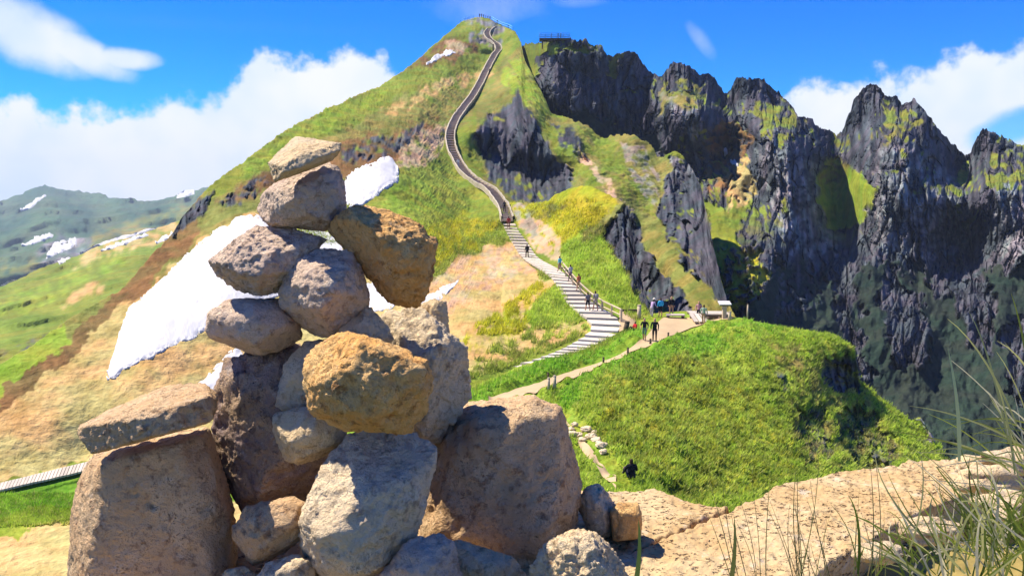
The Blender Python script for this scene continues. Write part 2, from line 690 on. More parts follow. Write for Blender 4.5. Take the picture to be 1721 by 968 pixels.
    def at(self, px, py):
        px, py = np.asarray(px, float), np.asarray(py, float)
        u = np.clip((px - self.x0) / (self.x1 - self.x0) * (self.nc - 1), 0, self.nc - 1.001)
        i = u.astype(int)
        f = u - i
        t = self.t[i] * (1 - f) + self.t[i + 1] * f
        b = self.b[i] * (1 - f) + self.b[i + 1] * f
        v = np.clip((b - py) / (b - t) * (self.nr - 1), 0, self.nr - 1.001)
        j = v.astype(int)
        g = (v - j)[..., None]
        f = f[..., None]
        p = self.pos
        return (p[j, i] * (1 - f) + p[j, i + 1] * f) * (1 - g) + (p[j + 1, i] * (1 - f) + p[j + 1, i + 1] * f) * g


# ------------------------------------------------------------------ main mountain (grass cone, left flank, saddle)
top_main = pl([(-120, 690), (-60, 650), (0, 612), (55, 580), (100, 546), (150, 516), (203, 487), (254, 428), (292, 390), (305, 366),
               (347, 318), (381, 291), (424, 260), (442, 245), (486, 216), (530, 193), (574, 172), (640, 144), (681, 117), (707, 96),
               (742, 65), (760, 49), (776, 36), (795, 31), (808, 29), (826, 34), (838, 41), (854, 48), (867, 56), (876, 72), (882, 104),
               (908, 150), (925, 186), (960, 200), (983, 208), (1009, 230), (1038, 226), (1061, 228), (1090, 242), (1105, 265),
               (1120, 262), (1135, 253), (1150, 265), (1165, 285), (1178, 315), (1190, 370), (1200, 420), (1215, 480), (1225, 512),
               (1245, 545), (1260, 575)])
bot_main = pl([(-120, 1010), (700, 1000), (800, 760), (860, 690), (1000, 620), (1100, 590), (1200, 590), (1260, 595)])


def flat_d(z, py):
    return z * F_PX / (py - HORIZON)


MAIN_PTS = [
    # silhouette
    (0, 612, 59), (-80, 665, 54), (100, 546, 66), (203, 487, 75), (254, 428, 82), (300, 378, 93), (347, 318, 106), (424, 260, 125), (486, 216, 150),
    (574, 172, 190), (640, 144, 225), (681, 117, 250), (742, 65, 310), (776, 36, 338), (808, 29, 345), (838, 41, 335), (867, 56, 310),
    (882, 104, 265), (908, 150, 232), (925, 186, 212), (983, 208, 192), (1009, 230, 185), (1061, 228, 178), (1105, 265, 168),
    (1135, 253, 165), (1165, 285, 158), (1190, 370, 130), (1215, 480, 95), (1245, 545, 78),
    # flank
    (430, 400, 83), (350, 520, 70), (250, 600, 61), (100, 700, 53), (100, 640, 57), (640, 300, 125), (800, 330, 146), (700, 400, 98), (780, 420, 105),
    (740, 500, 78), (800, 560, 66), (500, 300, 118), (600, 200, 175), (700, 230, 168), (700, 150, 218), (600, 450, 86), (500, 600, 67),
    (0, 720, 50.5), (350, 640, 61), (600, 560, 72), (560, 380, 100),
    # stairway spine
    (845, 88, 300), (828, 130, 265), (800, 180, 222), (762, 235, 183), (768, 275, 168), (800, 310, 152), (850, 345, 135), (850, 372, 125), (885, 430, 105),
    # cliffs right of the stairway and the slanting ribs
    (860, 210, 190), (815, 240, 188), (838, 270, 185), (850, 185, 206), (802, 218, 184), (870, 300, 178), (880, 260, 180), (900, 330, 164), (945, 300, 168), (900, 190, 188), (960, 250, 166), (1040, 340, 142), (1120, 440, 113),
    (1200, 510, 90), (1000, 280, 160), (1080, 300, 157), (1150, 360, 140), (1060, 440, 130), (1040, 400, 138), (1090, 490, 116), (1100, 540, 84), (1000, 400, 125), (1180, 560, 76),
    # foot of the flank and the flat saddle
    (-60, 842, 44), (0, 825, 45.5), (140, 785, 50), (350, 735, 53.5), (600, 685, 55.5), (800, 640, 56), (870, 610, 60),
]
MAIN_PTS += [(x, y, flat_d(17.0, y)) for x, y in ((-80, 880), (0, 870), (130, 860), (0, 960), (300, 960), (-80, 1010), (300, 860), (500, 990), (700, 990), (600, 860))]
MAIN_DEPTH = Depth(MAIN_PTS)

SNOWY = []
flank_cover = [
    ([(-130, 600), (120, 530), (260, 420), (330, 330), (520, 190), (700, 90), (720, 200), (560, 300), (440, 420), (260, 520), (100, 640), (-130, 760)], OLIVE),
    # green skin along the skyline
    ([(310, 360), (350, 312), (430, 255), (500, 206), (600, 158), (700, 104), (760, 45), (790, 30), (770, 95), (730, 125), (640, 185), (560, 225), (440, 285), (360, 335)], GREEN),
    ([(400, 290), (470, 235), (560, 186), (640, 150), (660, 160), (570, 205), (470, 260)], BRIGHT, 0.6),
    ([(-130, 690), (0, 606), (60, 570), (108, 540), (118, 575), (70, 620), (0, 672), (-130, 760)], BRIGHT),
    ([(0, 650), (70, 610), (120, 570), (200, 490), (255, 428), (300, 375), (330, 350), (330, 400), (260, 470), (215, 520), (160, 580), (60, 660), (0, 700)], BROWN),
    # straw slope
    ([(-130, 760), (0, 688), (60, 650), (130, 590), (200, 520), (270, 470), (345, 395), (440, 350), (520, 400), (600, 430), (720, 470), (720, 600), (690, 655), (440, 712), (140, 778), (0, 815), (-130, 845)], TAN),
    ([(60, 690), (180, 640), (400, 560), (560, 540), (700, 600), (600, 670), (440, 708), (140, 775), (0, 812), (-130, 835), (0, 730)], STRAW, 0.8),
    # rock band and soil under the skyline
    ([(292, 396), (300, 365), (330, 335), (360, 320), (345, 350), (310, 385)], BASALT),
    ([(360, 345), (440, 290), (560, 240), (640, 215), (720, 190), (745, 200), (690, 250), (640, 290), (560, 300), (460, 320)], BROWN),
    ([(570, 250), (640, 222), (715, 198), (735, 205), (690, 240), (640, 262), (580, 275)], BASALT, 0.62),
    ([(360, 340), (430, 300), (470, 300), (400, 345)], BASALT, 0.5),
    ([(660, 258), (720, 215), (765, 195), (752, 240), (720, 275), (675, 290)], PINK, 0.75),
    # upper slopes
    ([(590, 215), (700, 150), (830, 120), (815, 180), (765, 220), (730, 210), (640, 225)], OLIVE, 0.8),
    ([(640, 185), (740, 132), (832, 112), (826, 128), (745, 155), (660, 196)], TAN, 0.62),
    ([(690, 112), (742, 66), (790, 60), (800, 84), (765, 100), (720, 112)], BROWN, 0.8),
    ([(745, 70), (790, 76), (782, 92), (752, 86)], PINK, 0.7),
    ([(700, 128), (765, 100), (835, 84), (838, 100), (750, 122)], GREEN),
    ([(776, 30), (812, 24), (850, 44), (872, 60), (845, 66), (832, 84), (800, 72), (778, 62)], GREY, 0.5),
    ([(775, 34), (786, 34), (784, 68), (770, 72), (760, 58)], GREEN, 0.7),
    ([(838, 62), (872, 56), (900, 70), (870, 90), (845, 84)], GREEN),
    ([(826, 84), (814, 72), (812, 62), (820, 50), (828, 44), (832, 48), (823, 58), (820, 68), (834, 82)], SCREE),
    # flank between the snow and the stairway
    ([(600, 330), (680, 290), (755, 260), (840, 350), (850, 400), (740, 440), (620, 420)], GREEN),
    ([(700, 400), (770, 355), (835, 375), (800, 410), (730, 445)], YELLOW, 0.62),
    ([(640, 330), (720, 300), (770, 330), (720, 370), (640, 370)], BRIGHT, 0.6),
    ([(715, 470), (800, 418), (865, 408), (905, 462), (960, 500), (880, 560), (800, 600), (700, 600), (690, 520)], TAN),
    ([(715, 470), (800, 418), (865, 408), (900, 455), (800, 500), (720, 540)], PINK, 0.5),
    ([(770, 575), (830, 528), (905, 470), (950, 510), (900, 545), (830, 590), (775, 600)], YELLOW, 0.7),
    ([(885, 520), (930, 478), (975, 515), (1010, 550), (985, 570), (930, 565), (895, 555)], BRIGHT),
    ([(720, 640), (800, 560), (860, 560), (985, 540), (1010, 560), (870, 606), (800, 634), (700, 660)], TAN, 0.55),
    ([(700, 668), (800, 630), (900, 592), (1010, 556), (1020, 562), (800, 650), (700, 690)], GREEN),
    # right of the stairway: cliffs, ribs and gullies
    ([(835, 110), (880, 80), (890, 120), (920, 190), (985, 205), (1060, 222), (1100, 250), (1180, 310), (1230, 520), (1260, 600), (1100, 600), (1000, 420), (900, 350), (845, 340), (790, 250), (805, 190)], OLIVE),
    ([(838, 118), (880, 98), (905, 150), (920, 190), (880, 175), (855, 150)], BRIGHT, 0.7),
    ([(792, 232), (812, 205), (850, 175), (870, 150), (885, 175), (905, 215), (935, 265), (968, 300), (960, 325), (905, 345), (862, 335), (825, 300)], BASALT),
    ([(905, 178), (925, 205), (970, 255), (1010, 310), (985, 318), (940, 255), (912, 215)], GREEN),
    ([(925, 200), (958, 215), (1000, 275), (985, 280), (950, 245)], BASALT, 0.75),
    ([(975, 250), (1010, 285), (1060, 355), (1048, 360), (1010, 315), (980, 275)], PINK, 0.8),
    ([(960, 205), (1030, 232), (1060, 270), (1110, 370), (1080, 360), (1030, 300), (985, 240)], GREEN, 0.75),
    ([(1040, 235), (1085, 250), (1110, 300), (1100, 345), (1075, 320), (1050, 275)], SCREE, 0.42),
    ([(1118, 305), (1140, 262), (1168, 288), (1182, 320), (1195, 400), (1205, 430), (1165, 430), (1120, 395), (1100, 360)], BASALT),
    ([(1128, 262), (1150, 258), (1165, 285), (1145, 300), (1128, 290)], GREY, 0.7),
    ([(1012, 362), (1050, 348), (1100, 430), (1150, 500), (1170, 545), (1080, 545), (1040, 440)], BASALT),
    ([(1060, 350), (1105, 400), (1170, 470), (1215, 520), (1160, 505), (1100, 440)], OLIVE),
    ([(1165, 330), (1185, 330), (1198, 400), (1232, 515), (1205, 512), (1170, 430)], BASALT),
    ([(1130, 420), (1170, 425), (1200, 470), (1215, 505), (1175, 470)], BASALT, 0.7),
    # grass of the saddle
    ([(-130, 860), (0, 828), (145, 783), (350, 735), (600, 684), (760, 650), (760, 790), (560, 830), (400, 850), (180, 850), (0, 905), (-130, 930)], LUSH),
    ([(-130, 880), (150, 846), (500, 840), (720, 830), (720, 1010), (-130, 1010)], STRAW),
    ([(-130, 880), (140, 846), (140, 872), (0, 905), (-130, 920)], BRIGHT),
]


def disp_main(PX, PY, pos, R, D):
    x, y, z = pos[..., 0], pos[..., 1], pos[..., 2]
    far = np.clip((D - 50) / 120, 0, 1)
    u, w = (PX - 860) * 0.125, -PY * 0.125
    cl = (fluted(u, w, 6.0, 26.0, 4) * 1.8 + jointed(u, w, 4.2, 12.0) * 3.0 + jointed(u + 30, w, 1.3, 4.0) * 1.0) * R
    soil = fbm(x / 14.0, y / 14.0, z / 14.0, 4, 0.55) * (0.5 + 3.2 * far) * (1 - R)
    tuft = fbm(x / 1.3, y / 1.3, z / 1.0, 3, 0.6) * (0.09 + 0.22 * far) * (1 - 0.6 * R)
    return cl + soil * 0.6, tuft + soil * 0.12


mat_main = terrain_mat('alpine_turf', 1.6, 0.34, 0.34)
main = Layer('mountain', -120, 1260, 860, 400, top_main, bot_main, MAIN_DEPTH, flank_cover, mat_main, base=GREEN,
             rough_top=lambda c: np.interp(c, [0, 860, 900, 1100, 1260], [0.28, 0.3, 0.6, 1.0, 1.0]),
             disp=disp_main, warp=10, ledge_grass=(0.93, 700), label='grassy volcanic peak with snow patches and a stairway up its ridge',
             flat=[[(-130, 850), (0, 812), (150, 772), (600, 672), (780, 630), (780, 660), (600, 698), (150, 802), (0, 845), (-130, 885)], [(835, 75), (858, 75), (850, 140), (800, 215), (785, 270), (870, 340), (860, 360), (830, 350), (742, 260), (745, 220), (800, 140)]])

# ------------------------------------------------------------------ hump and lower ridge that carries the stairway
top_hump = pl([(700, 372), (780, 360), (830, 348), (849, 340), (888, 341), (918, 336), (943, 322), (980, 310), (998, 314), (1030, 331), (1046, 337),
               (1056, 348), (1062, 385), (1070, 430), (1080, 480), (1095, 524), (1110, 540)])
bot_hump = pl([(700, 690), (860, 660), (930, 640), (1040, 590), (1110, 565)])
HUMP_PTS = [(850, 345, 135), (918, 336, 118), (980, 310, 108), (1030, 331, 101), (1056, 348, 98), (1095, 522, 77), (940, 400, 104), (885, 430, 104), (850, 372, 124),
            (957, 462, 85), (993, 512, 75), (1040, 545, 67.5), (870, 610, 60), (800, 640, 56), (950, 585, 62.5), (780, 420, 105), (800, 560, 66), (740, 500, 78),
            (700, 400, 98), (900, 550, 68), (1060, 545, 68), (1060, 460, 86), (1020, 400, 96), (800, 660, 54), (1040, 590, 60), (870, 500, 79)]
_hd = Depth(HUMP_PTS)


def hump_depth(px, py):
    return _hd(px, py) + np.clip((852 - px) * 0.12, 0, 8)


hump_cover = flank_cover[:31] + [
    ([(845, 340), (890, 338), (945, 318), (985, 306), (1032, 328), (1040, 345), (1010, 380), (960, 420), (930, 430), (890, 400), (862, 372)], YELLOW),
    ([(845, 340), (900, 340), (960, 350), (900, 372), (862, 368)], OLIVE, 0.6),
    ([(868, 360), (915, 372), (945, 405), (935, 440), (900, 420), (872, 385)], PINK, 0.85),
    ([(858, 340), (885, 345), (905, 395), (890, 405), (868, 375)], SCREE, 0.6),
    ([(935, 440), (945, 415), (990, 385), (1015, 370), (1020, 420), (1060, 480), (1095, 530), (1040, 530), (985, 480), (955, 450)], BRIGHT),
    ([(990, 385), (1045, 335), (1050, 350), (1015, 378), (1012, 395), (960, 425)], OLIVE, 0.8),
    ([(1020, 380), (1048, 345), (1060, 345), (1080, 430), (1110, 540), (1090, 522), (1068, 487), (1049, 458), (1028, 428), (1014, 398)], BASALT),
]
hump = Layer('ridge', 700, 1110, 270, 210, top_hump, bot_hump, hump_depth, hump_cover, mat_main, base=GREEN, rough_top=0.35, disp=disp_main,
             warp=7, skirt=((4, -6), (14, -40)), label='lower grassy ridge below the cliff that carries the wooden stairway',
             flat=[[(846, 338), (868, 340), (905, 405), (960, 440), (1050, 530), (1050, 560), (1000, 575), (800, 655), (790, 640), (990, 560), (930, 470), (870, 435)]])

# ------------------------------------------------------------------ crags across the cirque
top_crag = pl([(860, 90), (880, 74), (906, 69), (956, 67), (972, 68), (983, 66), (992, 75), (1005, 73), (1012, 79), (1020, 92), (1031, 93), (1046, 90), (1057, 82),
               (1068, 90), (1079, 105), (1091, 120), (1102, 125), (1113, 127), (1120, 116), (1128, 105), (1154, 108), (1169, 118), (1176, 127),
               (1191, 123), (1199, 131), (1210, 146), (1217, 157), (1227, 151), (1237, 131), (1265, 134), (1285, 134), (1298, 150), (1309, 157),
               (1328, 174), (1343, 197), (1361, 200), (1380, 215), (1410, 225), (1419, 215), (1423, 197), (1430, 189), (1434, 171), (1447, 152),
               (1458, 145), (1471, 141), (1480, 148), (1488, 161), (1506, 163), (1516, 176), (1525, 171), (1536, 167), (1547, 178), (1562, 197),
               (1585, 226), (1611, 251), (1625, 260), (1631, 258), (1635, 245), (1646, 226), (1650, 215), (1666, 223), (1696, 234), (1721, 245), (1800, 284), (1880, 300)])
bot_crag = pl([(860, 330), (1000, 420), (1100, 520), (1200, 600), (1300, 660), (1450, 790), (1600, 830), (1880, 860)])
CRAG_PTS = [(1395, 300, 238), (1402, 385, 222), (1300, 262, 194), (1335, 330, 188), (1355, 405, 183), (1500, 262, 200), (1535, 335, 190), (1482, 335, 194), (1622, 300, 232), (1618, 390, 218), (1680, 330, 186), (1225, 250, 244), (862, 95, 335), (878, 76, 300), (870, 160, 300), (906, 70, 256), (956, 67, 246), (1057, 82, 250), (1100, 125, 254), (1150, 108, 247), (1217, 157, 256), (1260, 132, 248), (1320, 166, 250),
            (1410, 225, 260), (1471, 141, 246), (1516, 176, 243), (1536, 167, 240), (1625, 260, 250), (1650, 215, 238), (1721, 245, 226), (1860, 300, 205),
            (900, 150, 250), (950, 120, 242), (1000, 200, 236), (1050, 180, 240), (1100, 220, 238), (1160, 190, 219), (1150, 300, 224), (1240, 290, 214), (1200, 230, 232),
            (1230, 380, 178), (1210, 450, 146), (1250, 480, 130), (1290, 230, 203), (1270, 330, 205), (1420, 280, 236), (1420, 350, 226),
            (1370, 250, 222), (1480, 400, 190), (1560, 380, 194), (1500, 230, 212), (1590, 320, 204), (1650, 320, 196), (1700, 420, 182),
            (1350, 470, 170), (1500, 480, 174), (1600, 520, 164), (1500, 560, 152), (1700, 550, 156), (1400, 560, 148), (1600, 650, 138), (1700, 700, 124), (1500, 650, 140),
            (1300, 540, 132), (1721, 800, 106), (1450, 780, 118), (1000, 400, 205), (1100, 500, 150), (1850, 600, 140), (1850, 850, 95), (1430, 430, 188)]
crag_cover = [
    ([(850, 60), (905, 60), (912, 100), (890, 130), (850, 140)], GREEN),
    ([(870, 70), (975, 62), (1000, 80), (960, 85), (900, 95), (875, 110)], GREEN, 0.75),
    ([(1020, 90), (1045, 92), (1040, 125), (1025, 130)], OLIVE),
    ([(930, 190), (1000, 190), (1100, 240), (1130, 260), (1080, 260), (980, 230)], SHADE_GREEN),  # foot of the shaded wall, shade painted in as dark cover
    ([(1098, 168), (1110, 150), (1150, 148), (1178, 165), (1185, 185), (1150, 175), (1110, 195)], OLIVE, 0.85),
    ([(1100, 160), (1140, 155), (1135, 175), (1105, 182)], SCREE, 0.5),
    ([(1130, 180), (1175, 170), (1185, 220), (1155, 240)], GREY, 0.65),
    ([(1180, 240), (1215, 200), (1260, 230), (1265, 300), (1230, 340), (1195, 320)], BROWN, 0.55),
    ([(1215, 330), (1235, 290), (1265, 265), (1272, 320), (1255, 350), (1225, 360)], TAN, 0.85),
    ([(1170, 310), (1200, 350), (1225, 350), (1262, 340), (1250, 380), (1225, 420), (1195, 440), (1190, 400)], GREEN),
    ([(1205, 425), (1240, 405), (1282, 422), (1285, 455), (1262, 500), (1235, 535), (1215, 500)], YELLOW, 0.62),
    ([(1268, 220), (1300, 205), (1320, 240), (1370, 270), (1395, 370), (1410, 430), (1340, 430), (1300, 380)], GREY, 0.6),
    ([(1372, 290), (1390, 272), (1412, 262), (1440, 290), (1468, 318), (1468, 345), (1440, 375), (1412, 392), (1385, 362)], BRIGHT),
    ([(1372, 290), (1412, 262), (1440, 290), (1420, 310), (1385, 310)], OLIVE, 0.5),
    ([(1470, 235), (1515, 205), (1505, 232), (1480, 248)], OLIVE, 0.7),
    ([(1470, 250), (1520, 240), (1600, 300), (1640, 400), (1610, 430), (1480, 430), (1465, 360)], GREY, 0.58),
    ([(1650, 330), (1721, 300), (1760, 440), (1690, 440)], GREY, 0.6),
    # slopes under the walls: their shade is painted in as very dark green, with basalt ribs
    ([(1285, 480), (1305, 428), (1330, 452), (1352, 438), (1372, 478), (1398, 448), (1425, 486), (1452, 444), (1475, 470), (1500, 440), (1528, 462), (1545, 428), (1568, 470), (1600, 436), (1632, 478), (1660, 440), (1690, 474), (1725, 436), (1770, 470), (1900, 420), (1900, 900), (1240, 900), (1250, 540)], SHADE_GREEN),
    ([(1395, 450), (1425, 445), (1440, 520), (1470, 640), (1440, 640), (1415, 560)], BASALT),
    ([(1600, 470), (1640, 440), (1680, 520), (1665, 610), (1625, 570)], BASALT),
    ([(1680, 560), (1730, 520), (1760, 700), (1710, 690)], BASALT),
    ([(1478, 505), (1500, 455), (1545, 500), (1560, 560), (1555, 620), (1500, 620), (1490, 560)], BASALT),
    ([(1560, 450), (1600, 440), (1610, 490), (1570, 500)], BASALT),
    ([(1300, 430), (1350, 450), (1380, 520), (1310, 540)], BASALT, 0.5),
]


def disp_crag(PX, PY, pos, R, D):
    x, y, z = pos[..., 0], pos[..., 1], pos[..., 2]
    u, w = (PX - 860) * 0.165, -PY * 0.165
    col = fluted(u, w, 9.0, 36.0, 3) * 2.0
    big = fbm(x / 26.0, y / 60.0, z / 34.0, 3, 0.5) * 6.0
    crack = jointed(u, w, 5.5, 13.0) * 4.2 + jointed(u + 40, w, 1.9, 4.2) * 1.5
    grass = fbm(u / 16.0, 0.3, w / 22.0, 4, 0.55) * 3.4 + fbm(u / 3.0, 5.3, w / 3.6, 3, 0.6) * 0.35
    t = np.clip((PY - top_crag(PX)) / 14.0, 0.75, 1)
    return (col + crack) * R * t + big * (0.35 + 0.65 * R) * t + grass * (1 - R), 0.35 * grass * (1 - R)


mat_crag = terrain_mat('cliff_rock', 2.2, 0.38, 0.6, (1, 1, 0.42))
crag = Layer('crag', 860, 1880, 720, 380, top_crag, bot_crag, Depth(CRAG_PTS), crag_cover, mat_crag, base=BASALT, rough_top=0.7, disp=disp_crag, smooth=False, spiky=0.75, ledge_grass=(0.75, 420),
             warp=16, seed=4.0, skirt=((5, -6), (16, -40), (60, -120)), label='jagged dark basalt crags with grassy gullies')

# ------------------------------------------------------------------ grassy knoll with the sandy path
top_knoll = pl([(590, 720), (690, 690), (790, 652), (870, 618), (950, 593), (1000, 574), (1045, 558), (1062, 545), (1075, 532), (1110, 526), (1150, 523), (1180, 526), (1240, 534),
                (1290, 545), (1330, 553), (1400, 562), (1425, 578), (1438, 598), (1443, 636), (1460, 652), (1500, 683), (1530, 705), (1548, 700), (1560, 722), (1580, 748), (1600, 790), (1640, 850), (1721, 905)])
bot_knoll = pl([(590, 930), (1000, 930), (1400, 900), (1600, 860), (1721, 930)])
KNOLL_PTS = [(1098, 560, 63), (1150, 525, 73), (1075, 532, 72), (1240, 535, 67), (1400, 563, 63), (1440, 600, 62), (1440, 640, 63), (1500, 685, 62), (1575, 745, 60), (1640, 850, 55),
             (930, 650, 52), (1000, 620, 56), (1060, 800, 35), (1060, 700, 44), (1200, 600, 58), (1200, 700, 49), (1200, 830, 38), (1350, 620, 57), (1350, 700, 52), (1350, 780, 46),
             (1500, 740, 57), (1480, 780, 53), (950, 760, 39), (960, 830, 33), (800, 655, 54), (850, 665, 51.5), (1040, 580, 61), (800, 760, 42), (700, 690, 52), (1045, 558, 65.5),
             (900, 606, 60), (970, 587, 63), (1720, 910, 52), (1300, 870, 37), (1500, 860, 46), (700, 900, 33), (1000, 920, 27), (590, 720, 57), (590, 800, 51), (590, 870, 45.5), (590, 930, 41), (640, 930, 38), (640, 800, 46)]
knoll_cover = [
    ([(760, 690), (800, 655), (950, 592), (1060, 545), (1100, 580), (1000, 610), (930, 640), (840, 690)], LUSH),
    ([(940, 650), (1060, 590), (1240, 535), (1330, 560), (1200, 600), (1050, 640), (950, 690)], LUSH),
    ([(1000, 640), (1150, 600), (1300, 650), (1370, 780), (1300, 860), (1150, 850), (1000, 760)], GREEN, 0.6),
    ([(1010, 650), (1140, 620), (1280, 670), (1350, 790), (1290, 850), (1130, 830), (1000, 740)], YELLOW, 0.36),
    ([(1180, 560), (1330, 553), (1440, 600), (1400, 640), (1250, 600)], BRIGHT, 0.7),
    ([(1010, 640), (1140, 610), (1300, 670), (1360, 790), (1290, 850), (1130, 840), (1000, 740)], GREEN, 0.2),
    ([(1280, 580), (1330, 590), (1385, 650), (1370, 680), (1310, 620)], OLIVE, 0.6),
    ([(1378, 612), (1410, 600), (1445, 610), (1450, 662), (1400, 668), (1385, 640)], BASALT),
    ([(1345, 690), (1372, 682), (1396, 716), (1404, 778), (1366, 792), (1345, 765), (1330, 735)], BASALT, 0.62),
    ([(1422, 692), (1448, 682), (1482, 720), (1515, 770), (1508, 800), (1440, 800), (1418, 760), (1410, 720)], BASALT, 0.62),
    ([(1525, 700), (1550, 692), (1580, 745), (1560, 740)], GREY, 0.7),
    ([(1300, 620), (1318, 632), (1325, 670), (1310, 660)], BASALT),
]
knoll_cover.append(([(1330, 600), (1450, 600), (1520, 800), (1330, 800)], OLIVE, 0.30))
knoll_recess = [(knoll_cover[7][0], 2.4), (knoll_cover[8][0], 1.7), (knoll_cover[9][0], 2.0), (knoll_cover[11][0], 1.0)]
PATHS_FLAT = [[(1060, 525), (1180, 515), (1245, 533), (1200, 545), (1120, 575), (1000, 622), (930, 652), (830, 690), (820, 670), (900, 645), (980, 615), (1080, 575), (1050, 560)]]


def disp_knoll(PX, PY, pos, R, D):
    x, y, z = pos[..., 0], pos[..., 1], pos[..., 2]
    edge = np.clip((PY - top_knoll(PX)) / 25.0, 0.12, 1)
    lump = fbm(x / 5.0, y / 5.0, z / 5.0, 3, 0.55) * 0.75
    tuft = ridged(x / 0.8 + 0.5 * lump, y / 1.1, z / 0.8, 3, 0.55) * 0.24
    wob = 0.35 * fbm(x / 1.2, y / 1.2, 0.3, 2)
    dome = mounds(x / 0.95 + 0.3 * y + wob, y / 1.5 + wob) * 0.34 + mounds(x / 0.5 + wob, y / 0.8 - wob) * 0.10
    return ridged(x / 2.6, y / 2.6, z / 4.0, 4, 0.55) * 0.9 * R, (lump * 0.55 + (dome + 0.4 * tuft) * (1 - R)) * edge


mat_knoll = terrain_mat('tussock_ground', 0.55, 0.5, 0.22)
knoll = Layer('knoll', 590, 1721, 680, 280, top_knoll, bot_knoll, Depth(KNOLL_PTS), knoll_cover, mat_knoll, base=BRIGHT, rough_top=lambda c: np.interp(c, [700, 1240, 1420, 1721], [0.12, 0.2, 0.5, 0.9]),
              disp=disp_knoll, recess=knoll_recess, warp=15, seed=9.0, skirt=((2, -2), (8, -14), (20, -40)), flat=PATHS_FLAT,
              label='bright green tussock knoll falling into the cirque')

# ------------------------------------------------------------------ far slopes on the left
green_cover = [([(-200, 640), (100, 560), (200, 520), (330, 440), (330, 700), (-200, 700)], OLIVE, 0.5),
               ([(100, 512), (160, 478), (180, 480), (135, 510), (105, 522)], TAN, 0.8),
               ([(130, 430), (200, 390), (330, 370), (420, 330), (420, 370), (280, 405), (200, 428), (120, 455)], TAN, 0.62),
               ([(-200, 540), (0, 500), (180, 430), (230, 440), (60, 520), (-200, 570)], BRIGHT, 0.5),
               ([(0, 600), (80, 560), (120, 545), (60, 590)], BASALT, 0.35)]


def disp_far(s, a):
    def f(PX, PY, pos, R, D):
        x, y, z = pos[..., 0], pos[..., 1], pos[..., 2]
        n = fbm(x / s, y / s, z / s, 5, 0.55) * a
        return n, 0.12 * n
    return f


mat_far = terrain_mat('far_turf', 9.0, 0.4, 2.0)
meadow = Layer('hillside', -260, 480, 260, 120, pl([(-260, 540), (-60, 500), (0, 484), (60, 455), (120, 432), (200, 400), (260, 385), (330, 362), (400, 335), (480, 318)]),
               pl([(-260, 760), (480, 700)]), Depth([(-260, 540, 420), (0, 484, 480), (200, 400, 620), (330, 362, 720), (480, 318, 900), (0, 600, 240), (200, 500, 330), (300, 420, 480), (-260, 700, 170), (400, 650, 190), (100, 540, 300)]),
               green_cover, mat_far, base=GREEN, rough_top=0.5, disp=disp_far(45.0, 9.0), warp=8, seed=2.0, skirt=((30, -30), (200, -200)), label='green hillside beyond the left flank with a bare track')
mat_blue = terrain_mat('far_forest', 30.0, 0.4, 6.0)
far_hill = Layer('hills', -420, 640, 260, 90, pl([(-420, 352), (-100, 344), (0, 338), (40, 326), (75, 311), (110, 320), (160, 324), (200, 336), (250, 338), (300, 326), (340, 314), (400, 310), (640, 318)]),
                 pl([(-420, 640), (640, 560)]), Depth([(-420, 340, 2300), (0, 344, 2300), (75, 322, 2400), (160, 336, 2300), (300, 322, 2200), (640, 300, 2100), (0, 440, 1300), (200, 400, 1350), (0, 540, 760), (400, 400, 1200), (640, 500, 800), (-420, 600, 700)]),
                 [([(-420, 430), (60, 440), (180, 380), (300, 345), (420, 330), (420, 380), (260, 400), (100, 460), (-420, 500)], OLIVE, 0.55),
                  ([(60, 420), (90, 395), (150, 400), (140, 440), (80, 450)], GREY, 0.6)],
                 mat_blue, base=FARG, rough_top=0.8, disp=disp_far(160.0, 60.0), warp=10, seed=3.0, skirt=((60, -30), (300, -200)), label='far dark wooded hills fading into cloud')
# the valley floor under everything, out to the horizon
gv = []
for k, r in enumerate((20.0, 300.0, 900.0, 2000.0, 3100.0)):
    for j in range(48):
        a = 2 * math.pi * j / 48
        gv.append((r * math.sin(a), r * math.cos(a) + 60, -75 - 0.07 * min(r, 4000)))
gf = [(k * 48 + j, k * 48 + (j + 1) % 48, (k + 1) * 48 + (j + 1) % 48, (k + 1) * 48 + j) for k in range(4) for j in range(48)]
valley = mesh_np('ground', gv, gf, mat_blue, colors=np.tile(np.array([0.05, 0.075, 0.03]), (len(gv), 1)))
kind(valley, 'structure', 'valley floor far below the ridges')
HAZE_TOP, HAZE_BOTTOM = 130.0, -380.0

